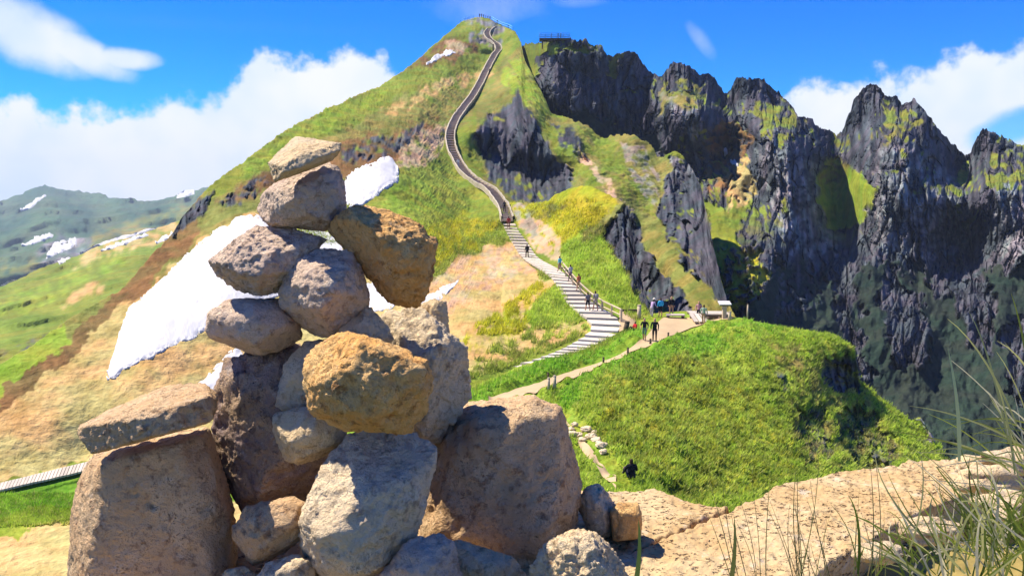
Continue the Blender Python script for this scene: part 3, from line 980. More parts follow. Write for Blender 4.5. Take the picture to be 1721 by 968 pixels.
# ------------------------------------------------------------------ cairn stones
def stone_mat(name, base, alt, dark, lichen=0.25, pit=0.5, scale=1.0, bd=0.022):
    m, t, b = new_mat(name)
    co = t.node('ShaderNodeTexCoord').outputs['Object']
    r = t.node('ShaderNodeObjectInfo').outputs['Random']
    off = t.node('ShaderNodeCombineXYZ')
    t.l.new(t.math('MULTIPLY', r, 37.0), off.inputs[0])
    t.l.new(t.math('MULTIPLY', r, 13.0), off.inputs[1])
    v = t.vmath('ADD', co, off.outputs[0])
    n1 = t.noise(v, 7 * scale, 6, 0.65, 0.4)
    n2 = t.noise(v, 28 * scale, 6, 0.7, 0.2)
    n3 = t.noise(v, 90 * scale, 4, 0.6)
    c = t.mix(t.smooth(n1, 0.36, 0.64), base, alt)
    c = t.mix(t.math('MULTIPLY', t.smooth(n2, 0.50, 0.68), 0.8), c, dark)
    lic = t.math('MULTIPLY', t.smooth(t.noise(v, 17 * scale, 7, 0.75, 0.6), 0.56, 0.66), lichen)
    c = t.mix(lic, c, (0.60, 0.56, 0.47))
    vo = t.voronoi(t.vmath('ADD', v, t.vmath('SCALE', t.node('ShaderNodeTexNoise').outputs[1], None)), 46 * scale)
    pits = t.smooth(vo, 0.10, 0.34)
    mask = t.smooth(n1, 0.42, 0.60)
    pits = t.math('SUBTRACT', 1.0, t.math('MULTIPLY', t.math('SUBTRACT', 1.0, pits), t.math('MULTIPLY', mask, pit)))
    c = t.mix(t.math('MULTIPLY', t.math('SUBTRACT', 1.0, pits), 0.75), c, dark)
    sp = t.smooth(n3, 0.60, 0.72)
    c = t.mix(t.math('MULTIPLY', sp, 0.3), c, (0.7, 0.62, 0.5))
    t.l.new(c, b.inputs['Base Color'])
    b.inputs['Roughness'].default_value = 0.92
    b.inputs['Specular IOR Level'].default_value = 0.12
    h = t.math('ADD', t.math('ADD', t.math('MULTIPLY', n1, 0.5), t.math('MULTIPLY', n2, 1.0)), t.math('ADD', t.math('MULTIPLY', pits, 0.8), t.math('MULTIPLY', n3, 0.5)))
    bump(t, b, h, bd, 1.0)
    return m


M_ORANGE = stone_mat('ochre_trachyte', (0.74, 0.39, 0.12), (0.82, 0.52, 0.21), (0.30, 0.125, 0.04), 0.22, 0.8)
M_TAN = stone_mat('tan_trachyte', (0.72, 0.53, 0.29), (0.79, 0.62, 0.385), (0.32, 0.20, 0.10), 0.35, 0.8)
M_BROWN = stone_mat('brown_trachyte', (0.63, 0.405, 0.21), (0.71, 0.50, 0.285), (0.25, 0.14, 0.075), 0.3, 0.85)
M_GREY = stone_mat('grey_trachyte', (0.62, 0.46, 0.335), (0.71, 0.545, 0.39), (0.30, 0.205, 0.15), 0.4, 0.35)
M_DARK = stone_mat('dark_lichened_trachyte', (0.24, 0.175, 0.155), (0.48, 0.33, 0.19), (0.085, 0.065, 0.065), 0.35, 0.8, 0.8)
M_PALE = stone_mat('pale_trachyte', (0.70, 0.54, 0.33), (0.77, 0.62, 0.41), (0.32, 0.23, 0.15), 0.4, 0.6)

_ico = {}


def ico(n):
    if n not in _ico:
        bm = bmesh.new()
        bmesh.ops.create_icosphere(bm, subdivisions=n, radius=1.0)
        _ico[n] = (np.array([v.co[:] for v in bm.verts]), np.array([[v.index for v in f.verts] for f in bm.faces]))
        bm.free()
    return _ico[n]


STONES = {}


def stone(name, label, d, outline, front, back=None, mat=M_TAN, sub=5, p=14, thick=0.12, rough=0.05, seed=0.0, group='stacked cairn stones', scale_out=1.03, facets=10, cut_range=(0.74, 0.92)):
    """a boulder cut by the planes of the hull of its measured points: outline at distance d, front points nearer"""
    cx = sum(q[0] for q in outline) / len(outline)
    cy = sum(q[1] for q in outline) / len(outline)
    pts = []
    for q in outline:
        dd = q[2] if len(q) > 2 else 0.0
        pts.append(P(cx + (q[0] - cx) * scale_out, cy + (q[1] - cy) * scale_out, d + dd))
    for q in front:
        pts.append(P(q[0], q[1], d + q[2]))
    if back is None:
        for q in outline:
            pts.append(P(cx + (q[0] - cx) * 0.7, cy + (q[1] - cy) * 0.75, d + thick))
    else:
        for q in back:
            pts.append(P(q[0], q[1], d + q[2]))
    bm = bmesh.new()
    for q in pts:
        bm.verts.new(q)
    bmesh.ops.convex_hull(bm, input=bm.verts)
    c0 = sum((Vector(q) for q in pts), Vector()) / len(pts)
    planes = []
    for f in bm.faces:
        n = f.normal.copy()
        if n.length < 0.5:
            continue
        if n.dot(f.calc_center_median() - c0) < 0:
            n = -n
        h = n.dot(f.verts[0].co - c0)
        if all(n.dot(Vector(q[0])) < 0.985 or abs(q[1] - h) > 0.02 for q in planes):
            planes.append((tuple(n), max(h, 0.01)))
    bm.free()
    fr = np.random.RandomState(int(seed * 13) + 5)
    arr = np.array([tuple(Vector(q) - c0) for q in pts])
    cut = 0
    while cut < facets:                       # fracture faces on the near side
        n = fr.normal(size=3)
        n /= np.linalg.norm(n)
        if n[1] > -0.35 or n[1] < -0.93:
            continue
        planes.append((tuple(n), float((arr @ n).max()) * fr.uniform(*cut_range)))
        cut += 1
    N = np.array([q[0] for q in planes])
    Hh = np.array([q[1] for q in planes])
    dirs, faces = ico(sub)
    k = np.clip(dirs @ N.T / Hh, 0, None)
    p = p * 3.5
    r = (k ** p).sum(1) ** (-1.0 / p)
    pos = dirs * r[:, None]
    size = float(np.mean(r))
    s = seed * 3.7 + 1.3
    q = pos / size
    n = 0.9 * fbm(q[:, 0] * 1.6 + s, q[:, 1] * 1.6, q[:, 2] * 1.6 - s, 3, 0.5)
    n2 = fbm(q[:, 0] * 5 + s, q[:, 1] * 5, q[:, 2] * 5 - s, 4, 0.6)
    chip = -np.clip(perlin(q[:, 0] * 3.1 - s, q[:, 1] * 3.1, q[:, 2] * 3.1 + s) - 0.18, 0, 1)
    fine = fbm(q[:, 0] * 16 + s, q[:, 1] * 16, q[:, 2] * 16 - s, 3, 0.6)
    pit = -np.clip(perlin(q[:, 0] * 9 + s, q[:, 1] * 9, q[:, 2] * 9) - 0.22, 0, 1) - 0.6 * np.clip(perlin(q[:, 0] * 19 + s, q[:, 1] * 19, q[:, 2] * 19) - 0.25, 0, 1)
    pos = pos * (1 + 0.06 * pit * np.clip(0.7 + 2.0 * n, 0.1, 1.6) + rough * (0.55 * n + 0.7 * n2 + 2.2 * chip + 0.5 * fine))[:, None]
    o = mesh_np(name, pos, faces, mat, loc=c0)
    tag(o, label, 'stone', group)
    STONES[label] = o
    return o


stone('stone', 'flat pale wedge stone on the very top of the cairn', 2.42,
      [(443, 282, -.02), (468, 256, .06), (497, 229, .12), (530, 236, .13), (573, 242, .05), (571, 256, .03), (465, 304, -.03)],
      [(462, 287, -.10), (492, 284, -.12), (535, 259, -.10), (570, 248, -.02), (466, 303, -.07), (530, 278, -.06)], [(500, 290, .06), (540, 270, .08), (520, 240, .14)],
      M_TAN, sub=6, p=24, rough=0.045, seed=1)
stone('stone', 'rounded dark grey stone directly under the pale top stone', 2.56,
      [(425, 352), (438, 326), (490, 292), (545, 275), (568, 280), (580, 318), (582, 345), (570, 370), (545, 388), (500, 383), (455, 380)],
      [(432, 356, -.09), (478, 324, -.15), (528, 316, -.18), (565, 332, -.13), (462, 374, -.13), (545, 378, -.12), (512, 366, -.17)],
      None, M_GREY, sub=6, p=18, thick=0.14, seed=2)
stone('stone', 'angular grey stone jutting left under the dark rounded stone', 2.50,
      [(346, 445), (362, 428), (395, 405), (432, 376), (470, 376), (520, 390), (543, 405), (525, 432), (480, 487), (440, 498), (395, 492), (372, 470)],
      [(376, 448, -.12), (412, 415, -.08), (440, 440, -.14), (490, 420, -.06), (400, 482, -.12), (452, 484, -.13)],
      None, M_GREY, sub=6, p=20, thick=0.14, rough=0.07, seed=3)
stone('stone', 'smooth grey stone at the left edge balanced on the dark column', 2.52,
      [(337, 552), (348, 522), (390, 503), (465, 501), (500, 530), (512, 570), (470, 590), (420, 598), (390, 586), (350, 572)],
      [(372, 535, -.10), (408, 520, -.13), (470, 530, -.12), (420, 586, -.12), (372, 562, -.09), (475, 575, -.1)],
      None, M_GREY, sub=5, p=16, thick=0.14, seed=4)
stone('stone', 'big round purple grey stone in the middle of the cairn', 2.44,
      [(468, 490), (485, 450), (520, 422), (550, 410), (590, 420), (612, 460), (622, 510), (610, 540), (560, 566), (525, 573), (495, 556), (470, 538)],
      [(515, 465, -.17), (560, 455, -.16), (590, 490, -.15), (520, 525, -.16), (565, 530, -.14), (490, 500, -.13)],
      None, M_GREY, sub=6, p=10, thick=0.16, seed=5)
stone('stone', 'tilted ochre boulder leaning out at the upper right of the cairn', 2.46,
      [(548, 386), (578, 352), (600, 346), (650, 354), (700, 374), (732, 405), (727, 440), (724, 480), (706, 514), (685, 523), (655, 510), (630, 462), (600, 426), (562, 405)],
      [(592, 372, -.11), (640, 385, -.16), (690, 392, -.13), (724, 412, -.07), (640, 445, -.13), (705, 480, -.11), (678, 514, -.06), (572, 398, -.05)],
      None, M_ORANGE, sub=6, p=16, thick=0.15, rough=0.06, seed=6)
stone('stone', 'small pale pointed stone wedged above the ochre front boulder', 2.44,
      [(558, 548), (600, 503), (625, 520), (655, 550), (662, 584), (620, 596), (565, 590)], [(600, 530, -.07), (590, 570, -.10), (640, 575, -.08)],
      None, M_PALE, sub=5, p=20, rough=0.09, seed=7)
stone('stone', 'tall blue shaded boulder behind the ochre front boulder', 2.66,
      [(632, 528), (660, 514), (700, 512), (742, 560), (775, 575), (790, 622), (798, 668), (762, 690), (742, 745), (700, 752), (640, 690), (630, 600)],
      [(660, 550, -.10), (722, 575, -.13), (735, 640, -.13), (765, 640, -.07), (725, 720, -.1)], None, M_PALE, sub=6, p=18, thick=0.18, rough=0.06, seed=8)
stone('stone', 'thin pale upright stone behind the tilted ochre boulder', 2.74,
      [(700, 512), (722, 500), (745, 506), (754, 545), (758, 585), (720, 590), (698, 550)], [(730, 520, -.05), (735, 560, -.06)], None, M_TAN, sub=5, p=18, thick=0.08, rough=0.08, seed=9)
stone('stone', 'large ochre boulder at the front centre of the cairn', 2.20,
      [(507, 625), (514, 592), (545, 566), (590, 559), (650, 574), (715, 603), (727, 640), (716, 690), (692, 729), (640, 727), (560, 716), (520, 692)],
      [(535, 590, -.10), (600, 582, -.16), (660, 602, -.17), (712, 622, -.11), (540, 678, -.12), (620, 702, -.16), (690, 702, -.12)],
      None, M_ORANGE, sub=6, p=16, thick=0.16, rough=0.055, seed=10)
stone('stone', 'small squarish tan stone under the left end of the ochre front boulder', 2.40,
      [(450, 720), (464, 694), (510, 683), (565, 690), (585, 740), (562, 766), (500, 781), (478, 775)], [(476, 708, -.08), (545, 704, -.10), (500, 768, -.10), (560, 752, -.08)],
      None, M_TAN, sub=5, p=18, rough=0.06, seed=11)
stone('stone', 'shaded blue grey stone behind the ochre front boulder on its left', 2.50,
      [(458, 690), (478, 612), (514, 575), (565, 566), (580, 640), (575, 705), (480, 706)], [(490, 630, -.08), (540, 600, -.09), (530, 690, -.08)], None, M_PALE, sub=5, p=16, seed=12)
stone('stone', 'tall dark lichen mottled stone standing beside the left block', 2.62,
      [(380, 597), (500, 582), (560, 700), (560, 850), (470, 866), (400, 868), (374, 800), (357, 740), (362, 660)],
      [(405, 612, -.10), (490, 612, -.14), (530, 760, -.13), (470, 842, -.14), (402, 848, -.07), (378, 730, -.08)], None, M_DARK, sub=6, p=18, thick=0.2, rough=0.055, seed=13)
stone('stone', 'long flat slab lying on the left block', 2.38,
      [(130, 746, -.02), (133, 722, .02), (180, 690, .10), (250, 660, .14), (300, 645, .16), (345, 645, .12), (362, 665, .05), (360, 698, .02), (345, 712, 0), (250, 735, 0), (145, 765, -.02)],
      [(140, 730, -.09), (230, 694, -.14), (352, 676, -.11), (146, 762, -.09), (250, 734, -.14), (352, 709, -.11)], [(180, 720, .12), (330, 680, .16)], M_BROWN, sub=6, p=22, rough=0.05, seed=14)
stone('stone', 'huge brown block under the flat slab at the left', 2.56,
      [(116, 1030), (120, 860), (138, 792), (165, 760), (250, 737), (350, 716), (376, 800), (398, 900), (404, 1030)],
      [(168, 786, -.19), (335, 740, -.19), (384, 1010, -.22), (142, 1010, -.21), (140, 880, -.15)], None, M_BROWN, sub=6, p=16, thick=0.25, rough=0.03, facets=4, cut_range=(0.86, 0.95), seed=15)
stone('stone', 'pale pillow shaped boulder in front at the foot of the cairn', 2.26,
      [(497, 890, -.08), (520, 840, -.05), (555, 760, .05), (582, 738, .10), (640, 722, .14), (700, 728, .12), (736, 756, .06), (727, 795, .02), (708, 835), (706, 880), (682, 930), (620, 985), (560, 1010), (512, 1000), (500, 935)],
      [(508, 905, -.13), (560, 890, -.19), (640, 872, -.21), (692, 882, -.13), (514, 990, -.12), (600, 995, -.17), (676, 935, -.10), (640, 780, .02)], None, M_PALE, sub=6, p=16, thick=0.22, rough=0.045, seed=16)
stone('stone', 'small reddish tan stone between the left block and the pillow boulder', 2.34,
      [(387, 890), (410, 851), (490, 833), (515, 845), (513, 900), (472, 930), (412, 956), (392, 930)], [(400, 870, -.09), (500, 852, -.09), (402, 932, -.09), (500, 908, -.10)],
      None, M_BROWN, sub=5, p=20, rough=0.06, seed=17)
stone('stone', 'pale cobble at the foot of the cairn under the reddish stone', 2.24,
      [(428, 975), (450, 945), (500, 930), (530, 940), (530, 1010), (430, 1010)], [(450, 965, -.07), (510, 955, -.08), (500, 1005, -.08)], None, M_PALE, sub=5, p=14, rough=0.08, seed=18)
stone('stone', 'little pale cobble at the bottom edge beside the brown block', 2.28,
      [(362, 985), (380, 957), (412, 950), (440, 970), (438, 1010), (365, 1010)], [(390, 970, -.06), (420, 990, -.06)], None, M_TAN, sub=5, p=14, rough=0.07, seed=19)
stone('stone', 'huge brown pitted block at the right of the cairn', 2.70,
      [(703, 820), (735, 722, .08), (782, 682, .18), (892, 667, .24), (915, 674, .2), (942, 690, .05), (960, 770), (976, 810), (972, 870), (892, 952), (870, 1010), (715, 1010)],
      [(752, 768, -.12), (822, 708, -.14), (896, 676, -.05), (936, 702, -.08), (955, 850, -.16), (880, 960, -.22), (728, 985, -.2)], None, M_BROWN, sub=6, p=44, thick=0.3, rough=0.035, facets=4, cut_range=(0.86, 0.95), seed=20)
stone('stone', 'blue shaded stone at the bottom beside the pillow boulder', 2.16,
      [(625, 985), (688, 903), (735, 892), (764, 906), (790, 1030), (630, 1030)], [(690, 930, -.07), (750, 935, -.07), (720, 1000, -.08)], None, M_GREY, sub=5, p=14, rough=0.08, seed=21)
stone('stone', 'sunlit pale stone at the bottom below the right block', 2.34,
      [(735, 920), (768, 905), (812, 930), (860, 935), (888, 970), (888, 1020), (740, 1020)], [(770, 935, -.09), (840, 960, -.10), (860, 1010, -.10)], None, M_TAN, sub=5, p=14, rough=0.07, seed=22)
stone('stone', 'sunlit ochre pitted boulder at the bottom right of the cairn', 2.12,
      [(880, 970), (920, 907), (965, 888), (1002, 895), (1042, 940), (1064, 980), (1064, 1040), (880, 1040)], [(930, 925, -.10), (1000, 925, -.11), (960, 985, -.14), (1040, 1000, -.10)],
      None, M_TAN, sub=6, p=10, rough=0.09, seed=23)
stone('stone', 'small white and grey stone at the right of the brown pitted block', 2.70,
      [(968, 850), (985, 817), (1008, 814), (1035, 848), (1052, 888), (1022, 912), (985, 890)], [(985, 850, -.07), (1015, 850, -.07), (1020, 895, -.07)], None, M_PALE, sub=5, p=16, rough=0.09, seed=24)
stone('stone', 'small orange cube shaped stone sitting on the ledge', 2.66,
      [(1026, 856), (1040, 844), (1072, 845), (1078, 862), (1079, 905), (1060, 914), (1030, 908)], [(1030, 862, -.07), (1074, 860, -.06), (1074, 906, -.06), (1034, 906, -.07)], None, M_ORANGE, sub=5, p=22, thick=0.10, rough=0.05, seed=25)

# ------------------------------------------------------------------ the ledge the cairn stands on
def ledge_mat():
    m, t, b = new_mat('pitted_ledge_rock')
    geo = t.node('ShaderNodeNewGeometry').outputs['Position']
    n1 = t.noise(geo, 3.0, 6, 0.65, 0.3)
    n2 = t.noise(geo, 22.0, 6, 0.7, 0.5)
    vv = t.vmath('MULTIPLY', geo, (34.0, 60.0, 60.0))
    wv = t.vmath('ADD', vv, t.vmath('SCALE', t.noise(geo, 30.0, 3, 0.6, out=1), None))
    wv.node.inputs[1].links[0].from_node.inputs['Scale'].default_value = 3.0
    vo = t.voronoi(wv, 1.0)
    pits = t.smooth(vo, 0.12, 0.42)
    mask = t.smooth(t.noise(geo, 9.0, 4, 0.6), 0.35, 0.6)
    pits = t.math('SUBTRACT', 1.0, t.math('MULTIPLY', t.math('SUBTRACT', 1.0, pits), mask))
    c = t.mix(t.smooth(n1, 0.38, 0.62), (0.47, 0.315, 0.145), (0.54, 0.40, 0.215))
    c = t.mix(t.math('MULTIPLY', t.smooth(n2, 0.54, 0.68), 0.5), c, (0.38, 0.20, 0.09))
    c = t.mix(t.math('MULTIPLY', t.smooth(t.noise(geo, 12.0, 6, 0.7), 0.56, 0.68), 0.5), c, (0.56, 0.50, 0.42))
    c = t.mix(t.math('MULTIPLY', t.math('SUBTRACT', 1.0, pits), 0.85), c, (0.10, 0.05, 0.03))
    t.l.new(c, b.inputs['Base Color'])
    b.inputs['Specular IOR Level'].default_value = 0.1
    h = t.math('ADD', t.math('MULTIPLY', n2, 0.8), t.math('MULTIPLY', pits, 0.8))
    bump(t, b, h, 0.014, 1.0)
    return m


M_LEDGE = ledge_mat()
LEDGE_Z = -1.15


def ledge_h(x, y):
    """height of the ledge surface"""
    base = LEDGE_Z + 0.014 * fbm(x * 0.9, y * 0.9, 1.0, 3) + 0.008 * fbm(x * 7, y * 7, 4.0, 3) + 0.006 * fbm(x * 30, y * 30, 2.0, 2)
    return base


far_edge = pl([(100, 985), (160, 960), (400, 905), (700, 880), (960, 826), (985, 820), (1045, 821), (1100, 815), (1165, 838), (1225, 846), (1240, 850), (1258, 840), (1300, 815),
               (1400, 790), (1500, 777), (1580, 768), (1660, 764), (1721, 768), (1900, 790)])
near_edge = pl([(100, 1120), (1330, 1120), (1345, 985), (1400, 938), (1440, 918), (1520, 868), (1562, 846), (1600, 828), (1680, 800), (1721, 786), (1900, 795)])
nc, nr = 800, 230
cols = np.linspace(100, 1850, nc)
fe = far_edge(cols) + 3.0 * fbm(cols / 30.0, 0.5, 0.5, 4, 0.6)
ne = near_edge(cols) + 5.0 * fbm(cols / 24.0, 7.5, 0.5, 4, 0.6)
ne = np.maximum(ne, fe + 4)
v = np.linspace(0, 1, nr)[:, None]
PY = fe + (ne - fe) * v
PX = np.broadcast_to(cols, PY.shape)
D = -LEDGE_Z * F_PX / np.maximum(PY - HORIZON, 60)
pos = unproj(PX, PY, D)
h = ledge_h(pos[..., 0], pos[..., 1]) - LEDGE_Z
crack = bez([(1240, 842), (1212, 858), (1182, 869), (1150, 886), (1108, 902), (1066, 922), (1020, 932)], 60)
dist = np.full(PY.shape, 1e9)
for (cx, cy) in crack:
    dist = np.minimum(dist, np.hypot(PX - cx, (PY - cy - 1.6 * np.sin(cx * 0.31)) * 1.8))
h -= 0.09 * np.exp(-(dist / np.interp(PX, [1020, 1120, 1240], [2.2, 3.2, 5.5])) ** 2)
h += np.where((PY > np.interp(PX, crack[::-1, 0], crack[::-1, 1])) & (PX > 1000), 0.0, -0.012)
pos[..., 2] += h
rows = [pos]
down = pos[0].copy()
for dz, dy in ((0.03, 0.03), (0.25, 0.10), (1.2, 0.3), (9.0, 4.0), (20.0, 9.0)):
    r = pos[0].copy()
    r[:, 2] -= dz
    r[:, 1] += dy
    rows.insert(0, r[None])
r = pos[-1].copy()
r[:, 2] -= 0.012
r[:, 1] -= 0.008
rows.append(r[None])
r = pos[-1].copy()
r[:, 2] -= 0.16
r[:, 1] += 0.05
rows.append(r[None])
V = np.concatenate(rows)
ledge = mesh_np('ledge', V.reshape(-1, 3), grid_faces(V.shape[0], nc)[:, ::-1], M_LEDGE)
kind(ledge, 'structure', 'flat sunlit pitted rock ledge with a crack in the right foreground')

# ------------------------------------------------------------------ snow patches
def snow_mat():
    m, t, b = new_mat('old_snow')
    geo = t.node('ShaderNodeNewGeometry').outputs['Position']
    n = t.noise(geo, 0.25, 5, 0.6)
    n2 = t.noise(t.vmath('MULTIPLY', geo, (1.6, 0.35, 0.35)), 1.0, 6, 0.7)
    c = t.mix(t.smooth(n, 0.35, 0.7), (0.58, 0.575, 0.57), (0.52, 0.515, 0.51))
    c = t.mix(t.math('MULTIPLY', t.smooth(n2, 0.52, 0.74), 0.35), c, (0.32, 0.27, 0.22))
    t.l.new(c, b.inputs['Base Color'])
    b.inputs['Roughness'].default_value = 0.7
    bump(t, b, n2, 0.03, 0.3)
    return m


M_SNOW = snow_mat()


def snow(layer, rows, label, lift=0.45, sink=0.8, n=60, k=16, seed=0.0, rag=1.0, smooth=4):
    rows = sorted(rows)
    xs = np.linspace(rows[0][0], rows[-1][0], n)
    q = np.array(rows, float)
    rag_t = rag * 3.4 * fbm(xs / 11.0, seed, 0.3, 5, 0.72)
    rag_b = rag * 4.0 * fbm(xs / 10.0, seed + 9, 0.7, 5, 0.72)
    t = np.interp(xs, q[:, 0], q[:, 1]) + rag_t
    b = np.interp(xs, q[:, 0], q[:, 2]) + rag_b
    b = np.maximum(b, t + 0.8)
    v = np.linspace(0, 1, k)[:, None]
    py = t + (b - t) * v
    px = np.broadcast_to(xs, py.shape)
    pos = layer.at(px, py)
    for _ in range(smooth):
        e = np.pad(pos, ((1, 1), (1, 1), (0, 0)), mode='edge')
        pos = (e[:-2, 1:-1] + e[2:, 1:-1] + e[1:-1, :-2] + e[1:-1, 2:] + 2 * pos) / 6
    s = pos[..., 1:2] / 60.0
    up = np.full(py.shape, lift)
    ev = np.minimum(np.arange(k)[:, None], (k - 1 - np.arange(k))[:, None])
    eh = np.minimum(np.arange(n)[None], (n - 1 - np.arange(n))[None])
    edge = np.minimum(ev, eh)
    e7 = np.clip(edge / 8.0, 0, 1)
    poke = (0.35 + 1.8 * fbm(px / 9.0, py / 7.0, seed + 3.3, 4, 0.65)) * (1 - e7) + (1.0 + 0.25 * fbm(px / 20.0, py / 14.0, seed, 3)) * e7
    up = np.where(edge == 0, -sink, lift * np.clip(poke, -1.5, 1.2))
    pos = pos + up[..., None] * np.array([-0.25, -0.55, 0.8])
    o = mesh_np('snow_patch', pos.reshape(-1, 3), grid_faces(k, n), M_SNOW)
    return tag(o, label, 'snow patch', 'snow patches on the slopes')


snow(main, [(178, 640, 642), (190, 600, 640), (205, 545, 630), (215, 517, 622), (240, 498, 609), (280, 460, 590), (320, 418, 575), (360, 385, 553), (400, 362, 530), (432, 355, 512),
            (446, 368, 507), (470, 372, 502), (500, 372, 500), (530, 380, 484), (565, 393, 436), (582, 408, 420)], 'largest snow patch, stretching down the straw slope behind the cairn', 0.15, 0.25, 320, 100, 1.0, 1.9, 30)
snow(main, [(560, 318, 350), (580, 300, 352), (592, 289, 352), (612, 279, 347), (640, 268, 332), (658, 262, 316), (673, 288, 304)], 'snow patch right of the dark rounded stone near the cairn top', 0.35, 0.4, 80, 44, 2.0, 1.3, 24)
snow(main, [(596, 485, 520), (625, 468, 527), (655, 478, 520), (672, 490, 505)], 'snow glimpsed through the gap under the tilted ochre boulder', 0.1, 0.3, 40, 24, 3.0)
snow(main, [(700, 508, 520), (722, 494, 512), (742, 482, 503), (772, 470, 474)], 'thin snow tongue on the slope right of the tilted ochre boulder', 0.1, 0.3, 46, 14, 4.0, 0.6, 2)
snow(main, [(326, 655, 657), (350, 628, 662), (384, 590, 650), (400, 583, 640), (410, 590, 620)], 'small snow patch beside the tall dark mottled stone', 0.1, 0.3, 40, 24, 5.0)
snow(main, [(715, 107, 109), (735, 93, 103), (751, 84, 97), (767, 89, 92)], 'small snow patch high on the slope just left of the summit', 0.4, 0.8, 40, 12, 6.0, 0.4, 2)
snow(crag, [(1216, 260, 264), (1220, 257, 269), (1223, 261, 268)], 'tiny snow spot in the crag gully, the upper of two', 1.2, 0.6, 10, 8, 7.0, 0.2)
snow(crag, [(1226, 276, 280), (1230, 270, 282), (1237, 274, 285), (1242, 281, 285)], 'tiny snow spot in the crag gully, the lower of two', 1.2, 0.6, 14, 8, 8.0, 0.2)
for rows, lab in (([(34, 411, 413), (60, 396, 407), (91, 391, 396)], 'long snow patch on the far blue hillside, leftmost'),
                  ([(74, 434, 437), (95, 412, 431), (131, 403, 413)], 'snow patch on the far hillside left of the striped snowfield'),
                  ([(34, 354, 356), (60, 336, 346), (79, 325, 331)], 'snow streak on the far peak at the left under the cloud'),
                  ([(296, 326, 336), (312, 315, 331), (328, 318, 324)], 'pale snow on the far hill below the cloud beside the skyline')):
    snow(far_hill, rows, lab, 4.0, 3.0, 40, 14, len(lab) * 0.7, 0.5, 8)
for rows, lab in (([(132, 425, 428), (160, 396, 416), (190, 388, 408), (230, 385, 396), (267, 377, 383)], 'widest snow stripe on the far green hillside'),
                  ([(168, 421, 425), (210, 405, 412), (252, 391, 398)], 'narrow lower snow stripe on the far green hillside'),
                  ([(98, 442, 446), (110, 431, 441), (119, 429, 434)], 'small snow spot at the left end of the far stripes'),
                  ([(0, 473, 477), (14, 466, 472), (29, 461, 466)], 'snow spot on the far hillside at the left edge'),
                  ([(262, 408, 411), (276, 398, 407), (292, 393, 400)], 'short snow stripe beside the dark skyline rock')):
    snow(meadow, rows, lab, 1.6, 1.0, 50, 14, len(lab) * 0.3, 0.5, 8)

# ------------------------------------------------------------------ sandy path sheets
def sheet(layer, rows, name, label, mat, lift=0.05, n=90, k=14, rag=1.0, seed=0.0):
    q = np.array(sorted(rows), float)
    xs = np.linspace(q[0, 0], q[-1, 0], n)
    t = np.interp(xs, q[:, 0], q[:, 1]) + rag * 1.2 * fbm(xs / 9.0, seed, 0.3, 3)
    b = np.interp(xs, q[:, 0], q[:, 2]) + rag * 1.2 * fbm(xs / 8.0, seed + 5, 0.3, 3)
    b = np.maximum(b, t + 0.5)
    py = t + (b - t) * np.linspace(0, 1, k)[:, None]
    px = np.broadcast_to(xs, py.shape)
    pos = layer.at(px, py)
    for _ in range(3):
        e = np.pad(pos, ((1, 1), (1, 1), (0, 0)), mode='edge')
        pos = (e[:-2, 1:-1] + e[2:, 1:-1] + e[1:-1, :-2] + e[1:-1, 2:] + 2 * pos) / 6
    pos[..., 2] += lift
    o = mesh_np(name, pos.reshape(-1, 3), grid_faces(k, n), mat)
    return kind(o, 'structure', label)


M_SAND = plain_mat('trodden_sand', (0.46, 0.335, 0.195), 0.95, 0.22, 0.9, 0.05)
path_main = sheet(knoll, [(820, 672, 690), (850, 662, 684), (880, 653, 676), (905, 646, 668), (930, 636, 657), (960, 626, 645), (1000, 613, 630), (1040, 598, 614), (1064, 584, 601), (1085, 570, 588), (1100, 548, 580),
                          (1115, 533, 573), (1140, 534, 562), (1165, 536, 552), (1185, 535, 547), (1205, 535, 541), (1232, 534, 537)], 'path', 'pale sandy path running down from the wooden deck', M_SAND, 0.07, 150, 18)
path_low = sheet(knoll, [(938, 700, 708), (955, 722, 735), (975, 745, 762), (995, 765, 788), (1015, 785, 808), (1036, 806, 830)], 'path', 'narrow dirt trail above the seated person', M_SAND, 0.06, 50, 8, 0.6, 3.0)
land = sheet(hump, [(1040, 522, 560), (1060, 523, 552), (1078, 524, 540)], 'path', 'bare earth landing beside the stairs', M_SAND, 0.06, 24, 16, 0.3, 6.0)

# ------------------------------------------------------------------ wooden steps and boardwalks
M_WOOD = plain_mat('weathered_pale_wood', (0.54, 0.47, 0.385), 0.8, 0.4, 2.2, 0.15, 0.02, (1, 6, 6))
M_WOOD2 = plain_mat('grey_rail_wood', (0.46, 0.37, 0.25), 0.8, 0.25, 3.0, 0.15, 0.02)
M_WOOD_DK = plain_mat('dark_timber', (0.10, 0.075, 0.05), 0.85, 0.3, 4.0, 0.1)


def slab(bm, q, th):
    """closed slab from four upper corners"""
    up = [bm.verts.new(p) for p in q]
    dn = [bm.verts.new(Vector(p) - Vector((0, 0, th))) for p in q]
    bm.faces.new(up)
    bm.faces.new(dn[::-1])
    for i in range(4):
        j = (i + 1) % 4
        bm.faces.new((up[i], dn[i], dn[j], up[j]))
    bmesh.ops.recalc_face_normals(bm, faces=bm.faces)


